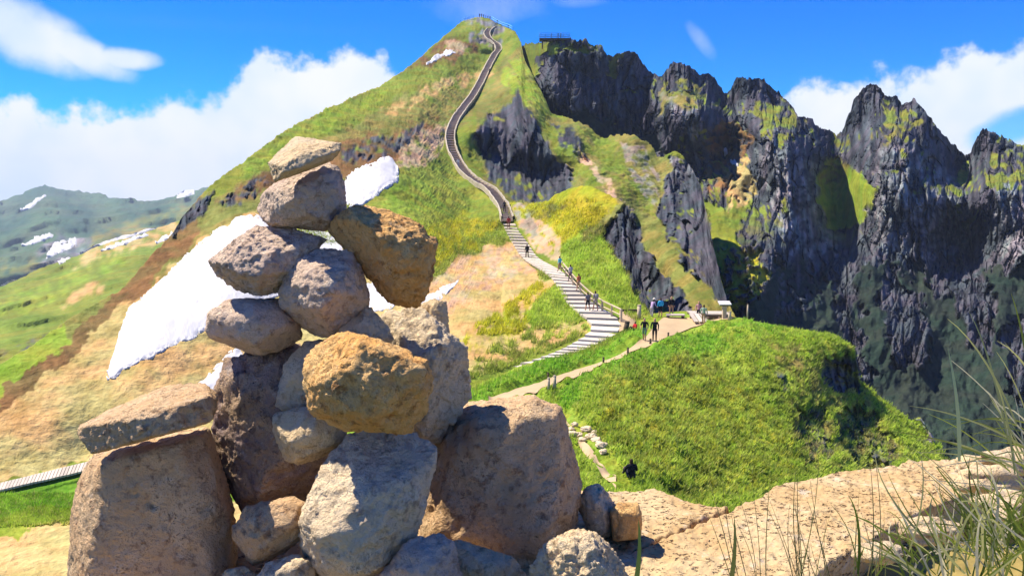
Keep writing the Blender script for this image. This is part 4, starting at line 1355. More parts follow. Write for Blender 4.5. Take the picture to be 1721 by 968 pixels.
STEPS = [(644, 772, 800), (640, 788, 814), (634, 804, 838), (629, 826, 860), (623, 848, 884), (613, 880, 906), (608.5, 896, 921), (604.5, 909, 936), (600, 922, 951), (595.5, 934, 965), (591, 944, 977),
         (587, 951, 987), (582.5, 962, 998), (577, 970, 1013), (570, 982, 1028), (562, 998, 1042), (550, 1000, 1047), (540, 992, 1045), (528, 968, 1028), (519, 960, 1008), (513, 955, 998), (506, 950, 988), (499, 945, 982),
         (492, 941, 976), (486, 937, 970), (480, 934, 966), (475, 930, 961), (470, 926, 957), (465.5, 921, 953), (461, 914, 949), (456.5, 906, 944), (452.5, 899, 938), (448, 893, 930), (444, 887, 922), (440, 882, 912),
         (436, 878, 905), (431, 874, 900), (426, 871, 897), (421, 868, 894), (416, 865, 891), (411, 862, 888), (406, 859, 884), (401, 856, 880), (396, 853, 876), (391, 851, 872), (386, 849, 869), (381, 847, 867), (375, 845, 865)]
ste = empty('stairway', hump.at(1020, 555) - np.array([0, 0, 0.1]))
tag(ste, 'broad pale wooden stairway climbing the ridge from the dirt junction', 'stairway')
bpy.context.view_layer.update()
inv = ste.matrix_world.inverted()
SL = [Vector(hump.at(s[1], s[0])) for s in STEPS]
SR = [Vector(hump.at(s[2], s[0])) for s in STEPS]
for _ in range(2):
    SL = [SL[0]] + [(SL[i - 1] + 2 * SL[i] + SL[i + 1]) / 4 for i in range(1, len(SL) - 1)] + [SL[-1]]
    SR = [SR[0]] + [(SR[i - 1] + 2 * SR[i] + SR[i + 1]) / 4 for i in range(1, len(SR) - 1)] + [SR[-1]]
for i in range(len(STEPS) - 1):
    if i in (0,):
        continue
    a, b, c, d = SL[i], SR[i], SR[i + 1], SL[i + 1]
    g = 0.10
    q = [a, b, b.lerp(c, 1 - g), a.lerp(d, 1 - g)]
    zf = (q[0].z + q[1].z) / 2 + 0.16
    zb = (q[2].z + q[3].z) / 2 + 0.16
    z = zf * 0.45 + zb * 0.55
    q = [Vector((p.x, p.y, z + 0.04 * (k > 1) + random.uniform(-0.01, 0.01))) for k, p in enumerate(q)]
    bm = bmesh.new()
    slab(bm, [inv @ p for p in q], 0.2)
    obj_bm('tread', bm, M_WOOD, ste)

bw = empty('boardwalk', main.at(60, 815))
tag(bw, 'long pale plank boardwalk along the foot of the slope, left of the brown block', 'boardwalk')
bpy.context.view_layer.update()
inv = bw.matrix_world.inverted()
xs = np.linspace(-40, 772, 134)
upl = [Vector(main.at(x, np.interp(x, [-40, 0, 140, 350, 600, 772], [827, 815, 781, 731, 680, 642]))) for x in xs]
dnl = [Vector(main.at(x, np.interp(x, [-40, 0, 140, 350, 600, 772], [843, 831, 798, 745, 691, 650]))) for x in xs - 6]
for i in range(len(xs) - 1):
    a, b, c, d = dnl[i], dnl[i + 1], upl[i + 1], upl[i]
    g = 0.16
    q = [a, a.lerp(b, 1 - g), d.lerp(c, 1 - g), d]
    z = sum(p.z for p in q) / 4 + 0.22
    q = [Vector((p.x, p.y, z + (p.z - z + 0.22) * 0.4)) for p in q]
    bm = bmesh.new()
    slab(bm, [inv @ p for p in q], 0.12)
    obj_bm('plank', bm, M_WOOD, bw)

# railing along the stairs
rl = empty('stair_railing', hump.at(1043, 541))
tag(rl, 'two bar wooden handrail along the right side of the broad stairway', 'railing')
bpy.context.view_layer.update()
inv = rl.matrix_world.inverted()
rp = [Vector(hump.at(x, y)) for x, y in ((940, 452), (951, 466), (963, 481), (976, 496), (992, 511), (1012, 526), (1028, 534), (1044, 542))]
for k, p in enumerate(rp):
    bm = bmesh.new()
    bm_box(bm, inv @ (p + Vector((0, 0, 0.5))), 0.16, 0.16, 1.25)
    obj_bm('post', bm, M_WOOD2, rl)
for hgt, r in ((1.12, 0.075), (0.62, 0.06)):
    for p, q in zip(rp[:-1], rp[1:]):
        bm = bmesh.new()
        bm_bar(bm, inv @ (p + Vector((0, 0, hgt))), inv @ (q + Vector((0, 0, hgt))), r)
        obj_bm('rail', bm, M_WOOD2, rl)

# upper stairway to the summit
UP = [(853, 378), (847, 354), (841, 342), (824, 325), (800, 308), (781, 292), (767, 272), (758, 250), (757, 226), (765, 205), (779, 185), (794, 165), (808, 140), (820, 115), (831, 96), (838, 86), (834, 77), (822, 67), (818, 58), (823, 50), (829, 43)]
pc = bez([tuple(main.at(x, y)) if i > 1 else tuple(hump.at(x, y)) for i, (x, y) in enumerate(UP)], 140)
pc[:, 2] = np.convolve(np.pad(pc[:, 2], 6, mode='edge'), np.ones(13) / 13, mode='valid')
us = empty('summit_stairway', tuple(pc[0]))
tag(us, 'long narrow wooden stairway with pale side rails climbing to the summit', 'stairway')
bpy.context.view_layer.update()
bm = bmesh.new()
bm_box(bm, (0, 0, 0), 1, 1, 1)
tread_o = obj_bm('tread', bm, plain_mat('brown_tread_wood', (0.52, 0.40, 0.30), 0.85, 0.3, 4.0), us)
side = {-1: [], 1: []}
for i in range(len(pc)):
    a, b = Vector(pc[max(i - 1, 0)]), Vector(pc[min(i + 1, len(pc) - 1)])
    f = (b - a)
    f.z = 0
    f.normalize()
    s = Vector((f.y, -f.x, 0))
    w = 0.80 + 0.30 * i / len(pc)
    c = Vector(pc[i]) + Vector((0, 0, 0.25))
    for k in (-1, 1):
        side[k].append(c + s * k * (w + 0.1) + Vector((0, 0, 0.15)))
    o = tread_o if i == 0 else tread_o.copy()
    if i:
        COL.objects.link(o)
        o.parent = us
    o.location = c - us.location
    o.rotation_euler = (0, 0, math.atan2(f.y, f.x) - math.pi / 2)
    o.scale = (w * 2, 1.05, 0.34)
M_STRING = plain_mat('pale_stringer_wood', (0.44, 0.38, 0.28), 0.8, 0.5, 1.3)
for k in (-1, 1):
    bm = bmesh.new()
    pr = None
    for i, p in enumerate(side[k]):
        p = p - us.location
        dx = (0.11 + 0.05 * i / len(pc)) * random.uniform(0.8, 1.2)
        p = p + Vector((random.uniform(-0.07, 0.07), 0, random.uniform(-0.1, 0.1)))
        ring = [bm.verts.new(p + Vector(v)) for v in ((-dx, 0, -0.5), (dx, 0, -0.5), (dx, 0, 0.42), (-dx, 0, 0.42))]
        if pr:
            for j in range(4):
                bm.faces.new((pr[j], pr[(j + 1) % 4], ring[(j + 1) % 4], ring[j]))
        pr = ring
    bmesh.ops.recalc_face_normals(bm, faces=bm.faces)
    obj_bm('stringer', bm, M_STRING, us)
bm = bmesh.new()
p = Vector(main.at(829, 88)) - us.location
bm_box(bm, p + Vector((0, 0, 1.2)), 0.5, 0.5, 3.2)
obj_bm('gate_post', bm, M_WOOD_DK, us)

# ------------------------------------------------------------------ junction: posts, deck, orientation table
def post(px, py, h, label, layer=knoll, w=0.16, lean=0.0, mat=M_WOOD2):
    o = empty('marker_post', tuple(layer.at(px, py)))
    bm = bmesh.new()
    bm_bar(bm, (0, 0, -0.15), (lean, 0, h), w * 0.55, 8, w * 0.5)
    obj_bm('shaft', bm, mat, o, True)
    bm = bmesh.new()
    bm_bar(bm, (lean, 0, h), (lean, 0, h + 0.05), w * 0.62, 8, w * 0.4)
    obj_bm('cap', bm, mat, o, True)
    tag(o, label, 'post', 'posts along the path')


post(1074, 539, 1.4, 'tall squared wooden post standing at the back of the dirt junction', hump, 0.34)
post(1051, 556, 0.8, 'thick dark post at the foot of the stair railing', hump, 0.4, 0.15, M_WOOD_DK)
post(1123, 570, 0.42, 'short dark stake on the path edge below the wooden deck', knoll, 0.14, 0, M_WOOD_DK)
post(1093, 580, 0.42, 'short dark stake at the feet of the walker in black', knoll, 0.16, 0, M_WOOD_DK)
post(1055, 604, 0.42, 'short dark stake halfway down the sandy path', knoll, 0.14, 0, M_WOOD_DK)
post(1014, 622, 0.34, 'short dark stake low on the sandy path', knoll, 0.14, 0, M_WOOD_DK)
post(922, 668, 0.75, 'left of two pale posts at the bottom of the sandy path', knoll, 0.17)
post(932, 667, 0.8, 'right of two pale posts at the bottom of the sandy path', knoll, 0.2)
post(921, 638, 0.3, 'low stake in the grass strip beside the lower steps', knoll, 0.12, 0, M_WOOD_DK)

bb = empty('edge_beam', tuple(hump.at(1058, 526)))
bm = bmesh.new()
bm_box(bm, (0, 0, 0.15), 1.7, 0.25, 0.28)
obj_bm('beam', bm, M_WOOD_DK, bb)
for s in (-0.7, 0.7):
    bm = bmesh.new()
    bm_box(bm, (s, 0.02, -0.1), 0.14, 0.16, 0.5)
    obj_bm('peg', bm, M_WOOD_DK, bb)
tag(bb, 'dark timber edge beam on the ground behind the dirt landing', 'beam')

dk = empty('wooden_deck', tuple(Vector(knoll.at(1190, 537)) + Vector((0, 0, 0))))
dk.rotation_euler = (0, 0, -0.06)
tag(dk, 'low pale wooden viewing deck with ramp boards at the cliff edge', 'deck')
for k in range(7):
    bm = bmesh.new()
    bm_box(bm, (0.05, -0.55 + 0.27 * k, 0.52), 3.4 - 0.1 * (k % 2), 0.24, 0.09)
    obj_bm('plank', bm, M_WOOD, dk)
for y in (-0.6, 1.05):
    bm = bmesh.new()
    bm_box(bm, (0.05, y, 0.38), 3.3, 0.14, 0.19)
    obj_bm('joist', bm, M_WOOD_DK, dk)
for x in (-1.3, -0.2, 0.8, 1.55):
    for y in (-0.6, 1.05):
        bm = bmesh.new()
        bm_box(bm, (x, y, 0.05), 0.2, 0.2, 0.62)
        obj_bm('leg', bm, M_WOOD2, dk)
for k in range(3):
    bm = bmesh.new()
    a = Vector((-1.55 + 0.42 * k, -0.75, 0.5))
    bm_box(bm, (0, 0, 0), 0.34, 1.25, 0.08, Matrix.Translation(a + Vector((0.25 - 0.12, -0.5, -0.2))) @ Matrix.Rotation(0.25, 4, 'Z') @ Matrix.Rotation(0.42, 4, 'X'))
    obj_bm('ramp_board', bm, M_WOOD, dk)
bm_ = empty('low_bench', tuple(knoll.at(1135, 536)))
bm_.rotation_euler = (0, 0, -0.04)
for y in (-0.17, 0.17):
    bm = bmesh.new()
    bm_box(bm, (0, y, 0.34), 1.6, 0.3, 0.1)
    obj_bm('plank', bm, M_WOOD, bm_)
for s in (-0.65, 0.65):
    bm = bmesh.new()
    bm_box(bm, (s, 0, 0.1), 0.18, 0.5, 0.4)
    obj_bm('leg', bm, M_WOOD_DK, bm_)
tag(bm_, 'low plank bench left of the wooden deck', 'bench')
ot = empty('orientation_table', tuple(knoll.at(1217, 536)))
bm = bmesh.new()
bm_box(bm, (0, 0, 0.6), 0.32, 0.32, 1.3)
obj_bm('post', bm, M_WOOD2, ot)
bm = bmesh.new()
bm_box(bm, (0, 0, 0), 1.0, 0.75, 0.09, Matrix.Translation((0, 0, 1.36)) @ Matrix.Rotation(0.28, 4, 'X'))
obj_bm('tabletop', bm, plain_mat('pale_lectern_panel', (0.55, 0.53, 0.50), 0.5, 0.06), ot)
bm = bmesh.new()
bm_box(bm, (0, 0, 0), 0.9, 0.62, 0.08, Matrix.Translation((0, 0.02, 1.25)) @ Matrix.Rotation(0.28, 4, 'X'))
obj_bm('frame', bm, M_WOOD_DK, ot)
tag(ot, 'orientation table with a tilted white top on a post behind the deck', 'orientation table')
post(1226, 540, 0.7, 'stubby post at the right end of the wooden deck', knoll, 0.26)
post(1256, 527, 1.2, 'thin pale post alone on the grass edge right of the deck', knoll, 0.12)

# summit railing and viewing platform
M_RAIL = plain_mat('painted_blue_steel', (0.14, 0.48, 0.92), 0.5, 0.1, 3.0, 0.4)


def guard(name, pts, h, label, n_rail=2, every=1, r=0.11):
    o = empty(name, tuple(pts[0]))
    for p in pts[::every]:
        bm = bmesh.new()
        bm_bar(bm, p - pts[0] + Vector((0, 0, -0.5)), p - pts[0] + Vector((0, 0, h)), r)
        obj_bm('post', bm, M_RAIL, o)
    for k in range(n_rail):
        z = h * (k + 1) / n_rail
        for a, b in zip(pts[:-1], pts[1:]):
            bm = bmesh.new()
            bm_bar(bm, a - pts[0] + Vector((0, 0, z)), b - pts[0] + Vector((0, 0, z)), r * 0.9)
            obj_bm('rail', bm, M_RAIL, o)
    tag(o, label, 'railing')
    return o


sm = [Vector(main.at(x, top_main(x) + 1.0)) for x in (774, 781, 788, 796)]
guard('summit_railing', sm, 1.3, 'thin blue railing on the left side of the summit')
sm = [Vector(main.at(x, top_main(x) + 1.0)) for x in (826, 832, 838, 844, 850, 856, 861)]
guard('summit_railing', sm, 1.5, 'thin blue railing stepping down the right side of the summit')
pd = empty('viewing_platform', tuple(P(932, 66, 246)))
tag(pd, 'viewing platform with blue railing on the skyline right of the summit', 'platform')
bm = bmesh.new()
bm_box(bm, (0, 0.5, -0.2), 9.0, 3.4, 0.5)
obj_bm('deck', bm, M_WOOD_DK, pd)
for y in (-1.0, 2.0):
    for k in range(6):
        bm = bmesh.new()
        bm_box(bm, (-4.4 + 8.8 * k / 5, y, 0.75), 0.14, 0.14, 1.5)
        obj_bm('post', bm, M_RAIL, pd)
    for z in (0.55, 1.0, 1.5):
        bm = bmesh.new()
        bm_box(bm, (0, y, z), 9.0, 0.12, 0.12)
        obj_bm('rail', bm, M_RAIL, pd)
for s in (-1, 1):
    for z in (0.55, 1.5):
        bm = bmesh.new()
        bm_box(bm, (s * 4.45, 0.5, z), 0.12, 3.0, 0.12)
        obj_bm('rail', bm, M_RAIL, pd)
for x in (-3.6, 0, 3.6):
    bm = bmesh.new()
    bm_box(bm, (x, 0.5, -1.4), 0.3, 2.6, 2.4)
    obj_bm('support', bm, M_WOOD_DK, pd)

# ------------------------------------------------------------------ people
_cm = {}


def cloth(c):
    k = tuple(round(v, 3) for v in c)
    if k not in _cm:
        _cm[k] = plain_mat('cloth', c, 0.85, 0.12, 6.0, 0.1)
    return _cm[k]


SKIN, SHOE, HAIR = (0.50, 0.27, 0.17), (0.05, 0.045, 0.04), (0.04, 0.025, 0.015)


def person(loc, label, shirt=(0.05, 0.05, 0.06), pants=(0.05, 0.05, 0.06), pose='stand', face=0.0, height=1.72, shorts=False, sleeves=True, hair=HAIR, pack=None, hat=None, tiny=False, group='hikers on the ridge'):
    """one skinned body; clothing areas by material slot; face = heading in radians (0 looks away from the camera)"""
    if pose == 'sit':
        J = dict(pel=(0, 0, 0.14), ch=(0, 0.02, 0.48), nk=(0, 0.03, 0.66), hd=(0, 0.06, 0.76), tp=(0, 0.07, 0.88),
                 sl=(-0.19, 0.02, 0.58), el=(-0.27, 0.10, 0.34), wl=(-0.20, 0.34, 0.36), hl=(-0.16, 0.42, 0.36), sr=(0.19, 0.02, 0.58), er=(0.27, 0.10, 0.34), wr=(0.20, 0.34, 0.36), hr=(0.16, 0.42, 0.36),
                 pl=(-0.10, 0.02, 0.13), kl=(-0.17, 0.40, 0.42), al=(-0.16, 0.62, 0.07), fl=(-0.16, 0.80, 0.04), pr=(0.10, 0.02, 0.13), kr=(0.17, 0.40, 0.42), ar=(0.16, 0.62, 0.07), fr=(0.16, 0.80, 0.04))
    else:
        st = {'stand': 0.03, 'walk': 0.22, 'lean': 0.05}[pose]
        bend = {'stand': 0.0, 'walk': 0.04, 'lean': 0.32}[pose]
        J = dict(pel=(0, 0, 0.95), ch=(0, bend * 0.5, 1.28), nk=(0, bend * 0.85, 1.48), hd=(0, bend + 0.02, 1.58), tp=(0, bend + 0.03, 1.72),
                 sl=(-0.19, bend * 0.75, 1.40), el=(-0.26, bend * 0.7 - st * 0.5, 1.14), wl=(-0.25, bend + 0.10 - st * 0.3, 0.92), hl=(-0.24, bend + 0.13, 0.83),
                 sr=(0.19, bend * 0.75, 1.40), er=(0.26, bend * 0.7 + st * 0.4, 1.14), wr=(0.25, bend + 0.12 + st * 0.5, 0.94), hr=(0.24, bend + 0.16 + st * 0.5, 0.85),
                 pl=(-0.10, 0, 0.90), kl=(-0.11, st * 0.6, 0.50), al=(-0.12, st * 0.9, 0.09), fl=(-0.13, st * 0.9 + 0.17, 0.04),
                 pr=(0.10, 0, 0.90), kr=(0.11, 0.04 - st * 0.2, 0.50), ar=(0.12, -st * 0.9, 0.09), fr=(0.13, -st * 0.9 + 0.17, 0.04))
    rad = dict(pel=0.15, ch=0.165, nk=0.065, hd=0.10, tp=0.075, sl=0.075, sr=0.075, el=0.052, er=0.052, wl=0.038, wr=0.038, hl=0.045, hr=0.045, pl=0.11, pr=0.11, kl=0.068, kr=0.068, al=0.05, ar=0.05, fl=0.04, fr=0.04)
    E = [('pel', 'ch', 'shirt'), ('ch', 'nk', 'shirt'), ('nk', 'hd', 'skin'), ('hd', 'tp', 'hair'), ('ch', 'sl', 'shirt'), ('sl', 'el', 'shirt'), ('el', 'wl', 'arm'), ('wl', 'hl', 'skin'),
         ('ch', 'sr', 'shirt'), ('sr', 'er', 'shirt'), ('er', 'wr', 'arm'), ('wr', 'hr', 'skin'), ('pel', 'pl', 'pants'), ('pl', 'kl', 'pants'), ('kl', 'al', 'leg'), ('al', 'fl', 'shoe'),
         ('pel', 'pr', 'pants'), ('pr', 'kr', 'pants'), ('kr', 'ar', 'leg'), ('ar', 'fr', 'shoe')]
    names = list(J)
    me = bpy.data.meshes.new('person_skeleton')
    me.from_pydata([J[n] for n in names], [(names.index(a), names.index(b)) for a, b, _ in E], [])
    tmp = bpy.data.objects.new('person_skeleton', me)
    COL.objects.link(tmp)
    md = tmp.modifiers.new('skin', 'SKIN')
    for i, n in enumerate(names):
        sv = me.skin_vertices[0].data[i]
        sv.radius = (rad[n], rad[n] * (0.72 if n in ('pel', 'ch') else 1.0))
        sv.use_root = n == 'pel'
    tmp.modifiers.new('sub', 'SUBSURF').levels = 1
    dg = bpy.context.evaluated_depsgraph_get()
    body = bpy.data.meshes.new_from_object(tmp.evaluated_get(dg))
    bpy.data.objects.remove(tmp)
    cols = {'shirt': shirt, 'skin': SKIN, 'hair': hair, 'arm': shirt if sleeves else SKIN, 'pants': pants, 'leg': SKIN if shorts else pants, 'shoe': SHOE}
    slots = list(cols)
    body.materials.clear()
    for s in slots:
        body.materials.append(cloth(cols[s]))
    A = np.array([J[a] for a, b, _ in E])
    B = np.array([J[b] for a, b, _ in E])
    for pg in body.polygons:
        c = np.array(pg.center)
        t = np.clip(((c - A) * (B - A)).sum(1) / ((B - A) ** 2).sum(1), 0, 1)
        i = int(np.argmin(np.linalg.norm(c - (A + (B - A) * t[:, None]), axis=1)))
        s = E[i][2]
        if s == 'hair' and c[1] > J['hd'][1] + 0.03 and c[2] < J['tp'][2] - 0.02:
            s = 'skin'
        if s == 'skin' and i == 2 and c[1] < J['hd'][1] - 0.02:
            s = 'hair'
        pg.material_index = slots.index(s)
        pg.use_smooth = True
    root = empty('person', tuple(loc), face)
    root.scale = (height / 1.72,) * 3
    o = bpy.data.objects.new('body', body)
    COL.objects.link(o)
    o.parent = root
    if pack:
        bm = bmesh.new()
        vs = bm_box(bm, Vector(J['ch']) + Vector((0, -0.19, -0.03)), 0.30, 0.18, 0.46)
        bmesh.ops.bevel(bm, geom=bm.edges[:], offset=0.05, segments=2, affect='EDGES')
        obj_bm('backpack', bm, cloth(pack), root, True)
    if hat:
        bm = bmesh.new()
        bmesh.ops.create_cone(bm, cap_ends=True, segments=14, radius1=0.17, radius2=0.15, depth=0.03, matrix=Matrix.Translation(Vector(J['tp']) + Vector((0, 0, -0.02))))
        bmesh.ops.create_cone(bm, cap_ends=True, segments=14, radius1=0.115, radius2=0.085, depth=0.11, matrix=Matrix.Translation(Vector(J['tp']) + Vector((0, 0, 0.04))))
        obj_bm('hat', bm, cloth(hat), root, True)
    tag(root, label, 'person', group)
    return root


def stand(layer, px, py, dz=0.0):
    return Vector(layer.at(px, py)) + Vector((0, 0, dz))


BLK, WHT, TEAL, RED = (0.012, 0.012, 0.015), (0.7, 0.68, 0.65), (0.04, 0.36, 0.62), (0.55, 0.02, 0.03)
person(stand(knoll, 1083, 575, 0.06), 'walker in a black top and green shorts on the sandy path', BLK, (0.12, 0.22, 0.13), 'walk', 2.7, 1.74, True, False)
person(stand(knoll, 1100, 576, 0.06), 'walker dressed all in black on the sandy path', BLK, BLK, 'walk', 2.9, 1.80)
person(stand(hump, 1068, 558, 0.05), 'person in a red jacket sitting on the grass by the junction', RED, (0.04, 0.04, 0.06), 'sit', 1.9, 1.75)
person(stand(knoll, 1110, 534, 0.05), 'person in a bright turquoise jacket with dark shorts at the junction', TEAL, BLK, 'stand', 0.3, 1.72, True)
person(stand(knoll, 1095, 534, 0.05), 'person in a pale lilac top with a light hat leaning forward', (0.45, 0.32, 0.48), (0.5, 0.42, 0.45), 'lean', -0.9, 1.6, hat=(0.72, 0.66, 0.55))
person(stand(knoll, 1128, 533, 0.05), 'man in a black jacket facing the camera behind the low bench', BLK, (0.38, 0.22, 0.12), 'stand', 3.0, 1.8, True, hair=(0.35, 0.16, 0.08))
person(stand(knoll, 1174, 541, 0.05), 'person in a dusty pink top carrying a black bag by the deck', (0.42, 0.22, 0.24), BLK, 'stand', 2.6, 1.72, pack=BLK)
person(stand(knoll, 1182, 549, 0.05), 'person in a sage green shirt and tan trousers in front of the deck', (0.30, 0.40, 0.28), (0.42, 0.26, 0.13), 'walk', -0.5, 1.68)
person(stand(hump, 988, 526, 0.22), 'left of the couple walking up the broad stairs, in black shorts', (0.16, 0.15, 0.17), BLK, 'walk', 0.4, 1.72, True, False)
person(stand(hump, 1001, 526, 0.22), 'right of the couple walking up the broad stairs, with a grey backpack', (0.22, 0.20, 0.20), (0.30, 0.25, 0.22), 'walk', 0.4, 1.82, True, pack=(0.25, 0.24, 0.25))
person(stand(hump, 973, 493, 0.25), 'walker in rust red by the handrail on the stairs', (0.5, 0.14, 0.06), (0.35, 0.2, 0.13), 'walk', 0.5, 1.72, True)
person(stand(hump, 959, 478, 0.25), 'walker in pale grey by the upper part of the handrail', (0.5, 0.44, 0.44), (0.22, 0.14, 0.14), 'walk', 0.5, 1.80)
person(stand(hump, 941, 461, 0.25), 'walker in a light turquoise shirt on the stairs', (0.12, 0.5, 0.55), (0.3, 0.2, 0.14), 'walk', 0.6, 1.7, True)
person(stand(hump, 886, 437, 0.25), 'lone walker in black on the middle of the stairs', BLK, BLK, 'walk', 0.3, 1.78)
person(stand(hump, 855, 386, 0.25), 'walker in dark red at the top of the broad stairs', (0.35, 0.03, 0.03), (0.25, 0.08, 0.07), 'walk', 0.1, 1.8)
person(stand(hump, 848, 361, 0.3), 'dark walker at the foot of the summit stairway', (0.04, 0.04, 0.05), BLK, 'walk', 0.1, 1.8)
person(stand(main, 770, 285, 0.4), 'walker in white on the long summit stairway', WHT, (0.3, 0.3, 0.4), 'walk', 0.0, 1.8)
person(stand(main, 823, 128, 0.5), 'dark walker high on the summit stairway', BLK, BLK, 'walk', 0.0, 1.9)
person(stand(knoll, 1061, 814, 0.0), 'person in a black jacket seated with back to the camera above the ledge', BLK, (0.03, 0.03, 0.045), 'sit', 0.15, 1.78)
for k, (x, c) in enumerate(((806, BLK), (809.5, (0.1, 0.05, 0.05)), (813, BLK), (816.5, (0.05, 0.07, 0.12)), (820, BLK), (823.5, (0.12, 0.12, 0.12)), (836, BLK), (854, (0.04, 0.05, 0.1)))):
    person(P(x, top_main(x) + 1.0, 343 - 8 * (x > 830)), 'tiny dark hiker in the row standing on the summit skyline', c, BLK, 'stand', 0.5 * k, 1.75, group='hikers on the summit')
for x, lab in ((927, 'dark visitor on the left of the viewing platform'), (938, 'middle visitor of the pair on the viewing platform'), (942.5, 'rightmost visitor on the viewing platform')):
    person(P(x, 66, 246.3), lab, BLK, (0.05, 0.04, 0.06), 'stand', 2.0, 1.8, group='visitors on the viewing platform')

# ------------------------------------------------------------------ small pale rocks beside the trail
for k, (x, y, r) in enumerate(((950, 742, .34), (962, 748, .30), (972, 740, .26), (985, 735, .30), (994, 744, .34), (1003, 752, .28), (1010, 760, .30), (958, 735, .24), (978, 752, .22), (1000, 738, .2), (966, 728, .2), (1014, 770, .2))):
    dirs, faces = ico(3)
    q = dirs * (1 + 0.35 * fbm(dirs[:, 0] * 1.3 + k * 5, dirs[:, 1] * 1.3, dirs[:, 2] * 1.3, 3))[:, None] * np.array([1, 0.8, 0.62]) * r
    o = mesh_np('rock', q, faces, M_PALE, loc=Vector(knoll.at(x, y)) + Vector((0, 0, r * 0.3)), smooth=False)
    tag(o, 'pale loose rock in the scatter beside the narrow dirt trail', 'rock', 'loose rocks beside the trail')
for k, (x, y, d, r, lab) in enumerate(((1660, 806, 2.75, .085, 'squarish loose rock among the grass at the right edge'), (1706, 775, 2.95, .09, 'loose rock at the far right end of the ledge'),
                                       (1640, 782, 3.05, .07, 'reddish loose rock on the right part of the ledge'), (1560, 890, 2.3, .07, 'loose rock half hidden in grass under the ledge edge'),
                                       (1690, 850, 2.35, .08, 'pale flat rock among grass below the ledge at the right'), (1478, 930, 2.15, .055, 'small rock under the diagonal ledge edge'))):
    dirs, faces = ico(4)
    q = dirs * (1 + 0.4 * fbm(dirs[:, 0] * 1.1 + k * 7, dirs[:, 1] * 1.1, dirs[:, 2] * 1.1, 4))[:, None] * np.array([1.2, 0.8, 0.55]) * r
    o = mesh_np('rock', q, faces, M_TAN, loc=P(x, y, d))
    tag(o, lab, 'rock', 'loose rocks by the ledge')

# soil under the broken near edge of the ledge
M_SOIL = plain_mat('straw_soil', (0.34, 0.26, 0.09), 0.95, 0.5, 9.0, 0.05, 0.03)
gx, gy = np.meshgrid(np.linspace(0.78, 2.6, 90), np.linspace(0.6, 3.0, 90))
gz = LEDGE_Z - 0.20 + 0.05 * fbm(gx * 1.7, gy * 1.7, 3.3, 4) + 0.02 * fbm(gx * 11, gy * 11, 1.3, 3) 
kind(mesh_np('soil', np.stack([gx, gy, gz], -1).reshape(-1, 3), grid_faces(90, 90), M_SOIL), 'structure', 'straw covered soil below the ledge edge')

# ------------------------------------------------------------------ grass
def blade_mat(name, rough=0.6, trans=0.5):
    m, t, b = new_mat(name)
    at = t.node('ShaderNodeAttribute', attribute_name='albedo')
    t.l.new(at.outputs['Color'], b.inputs['Base Color'])
    b.inputs['Roughness'].default_value = rough
    b.inputs['Specular IOR Level'].default_value = 0.2
    tr = t.node('ShaderNodeBsdfTranslucent')
    t.l.new(at.outputs['Color'], tr.inputs['Color'])
    mx = t.node('ShaderNodeMixShader')
    mx.inputs[0].default_value = trans
    out = m.node_tree.nodes['Material Output']
    t.l.new(b.outputs[0], mx.inputs[1])
    t.l.new(tr.outputs[0], mx.inputs[2])
    t.l.new(mx.outputs[0], out.inputs['Surface'])
    return m


M_BLADE = blade_mat('grass_blade')
R2 = np.random.RandomState(21)


def tussocks(name, layer, n, box, length, width, nb, label, colors, keep=None, rockmax=0.3):
    x = R2.uniform(box[0], box[2], n)
    y = R2.uniform(box[1], box[3], n)
    ok = (y > np.interp(x, np.linspace(layer.x0, layer.x1, layer.nc), layer.t) + 1.0) & (y < np.interp(x, np.linspace(layer.x0, layer.x1, layer.nc), layer.b) - 2)
    if keep is not None:
        ok &= keep(x, y)
    u = np.clip(((x - layer.x0) / (layer.x1 - layer.x0) * (layer.nc - 1)).astype(int), 0, layer.nc - 1)
    vv = np.clip(((layer.b[u] - y) / (layer.b[u] - layer.t[u]) * (layer.nr - 1)), 0, layer.nr - 1).astype(int)
    ok &= layer.R[vv, u] < rockmax
    ok &= layer.A[vv, u, 1] > layer.A[vv, u, 0] * 0.93
    x, y, u, vv = x[ok], y[ok], u[ok], vv[ok]
    root = layer.at(x, y)
    n = len(x)
    tone = np.clip(0.5 + 0.8 * fbm(x / 22.0, y / 15.0, 3.0, 3, 0.6), 0, 1)
    V, C = [], []
    for k in range(nb):
        a = R2.uniform(0, 2 * math.pi, n)
        L = length * R2.uniform(0.55, 1.25, n)
        lean = R2.uniform(0.2, 0.9, n)
        b0 = root + np.stack([R2.normal(0, length * 0.28, n), R2.normal(0, length * 0.28, n), np.full(n, -0.03)], 1)
        dirv = np.stack([np.cos(a) * lean + 0.25, np.sin(a) * lean - 0.15, np.ones(n)], 1)
        dirv /= np.linalg.norm(dirv, axis=1)[:, None]
        sd = np.stack([-np.sin(a + 0.6), np.cos(a + 0.6), np.zeros(n)], 1) * width
        V.append(np.stack([b0 - sd, b0 + sd, b0 + dirv * L[:, None]], 1))
        m = np.clip(tone + R2.normal(0, 0.25, n), 0, 1)[:, None]
        c = layer.A[vv, u] * (1.3 + 1.2 * m)
        dry = R2.uniform(0, 1, n) < colors[1]
        c[dry] = c[dry] * 0.45 + np.array(colors[0]) * 0.55
        C.append(np.repeat(c[:, None, :], 3, 1))
    V = np.concatenate(V).reshape(-1, 3)
    C = np.concatenate(C).reshape(-1, 3)
    o = mesh_np(name, V, np.arange(len(V)).reshape(-1, 3), M_BLADE, smooth=False, colors=C)
    o['kind'] = 'stuff'
    o['label'] = label
    o['category'] = 'grass'
    return o


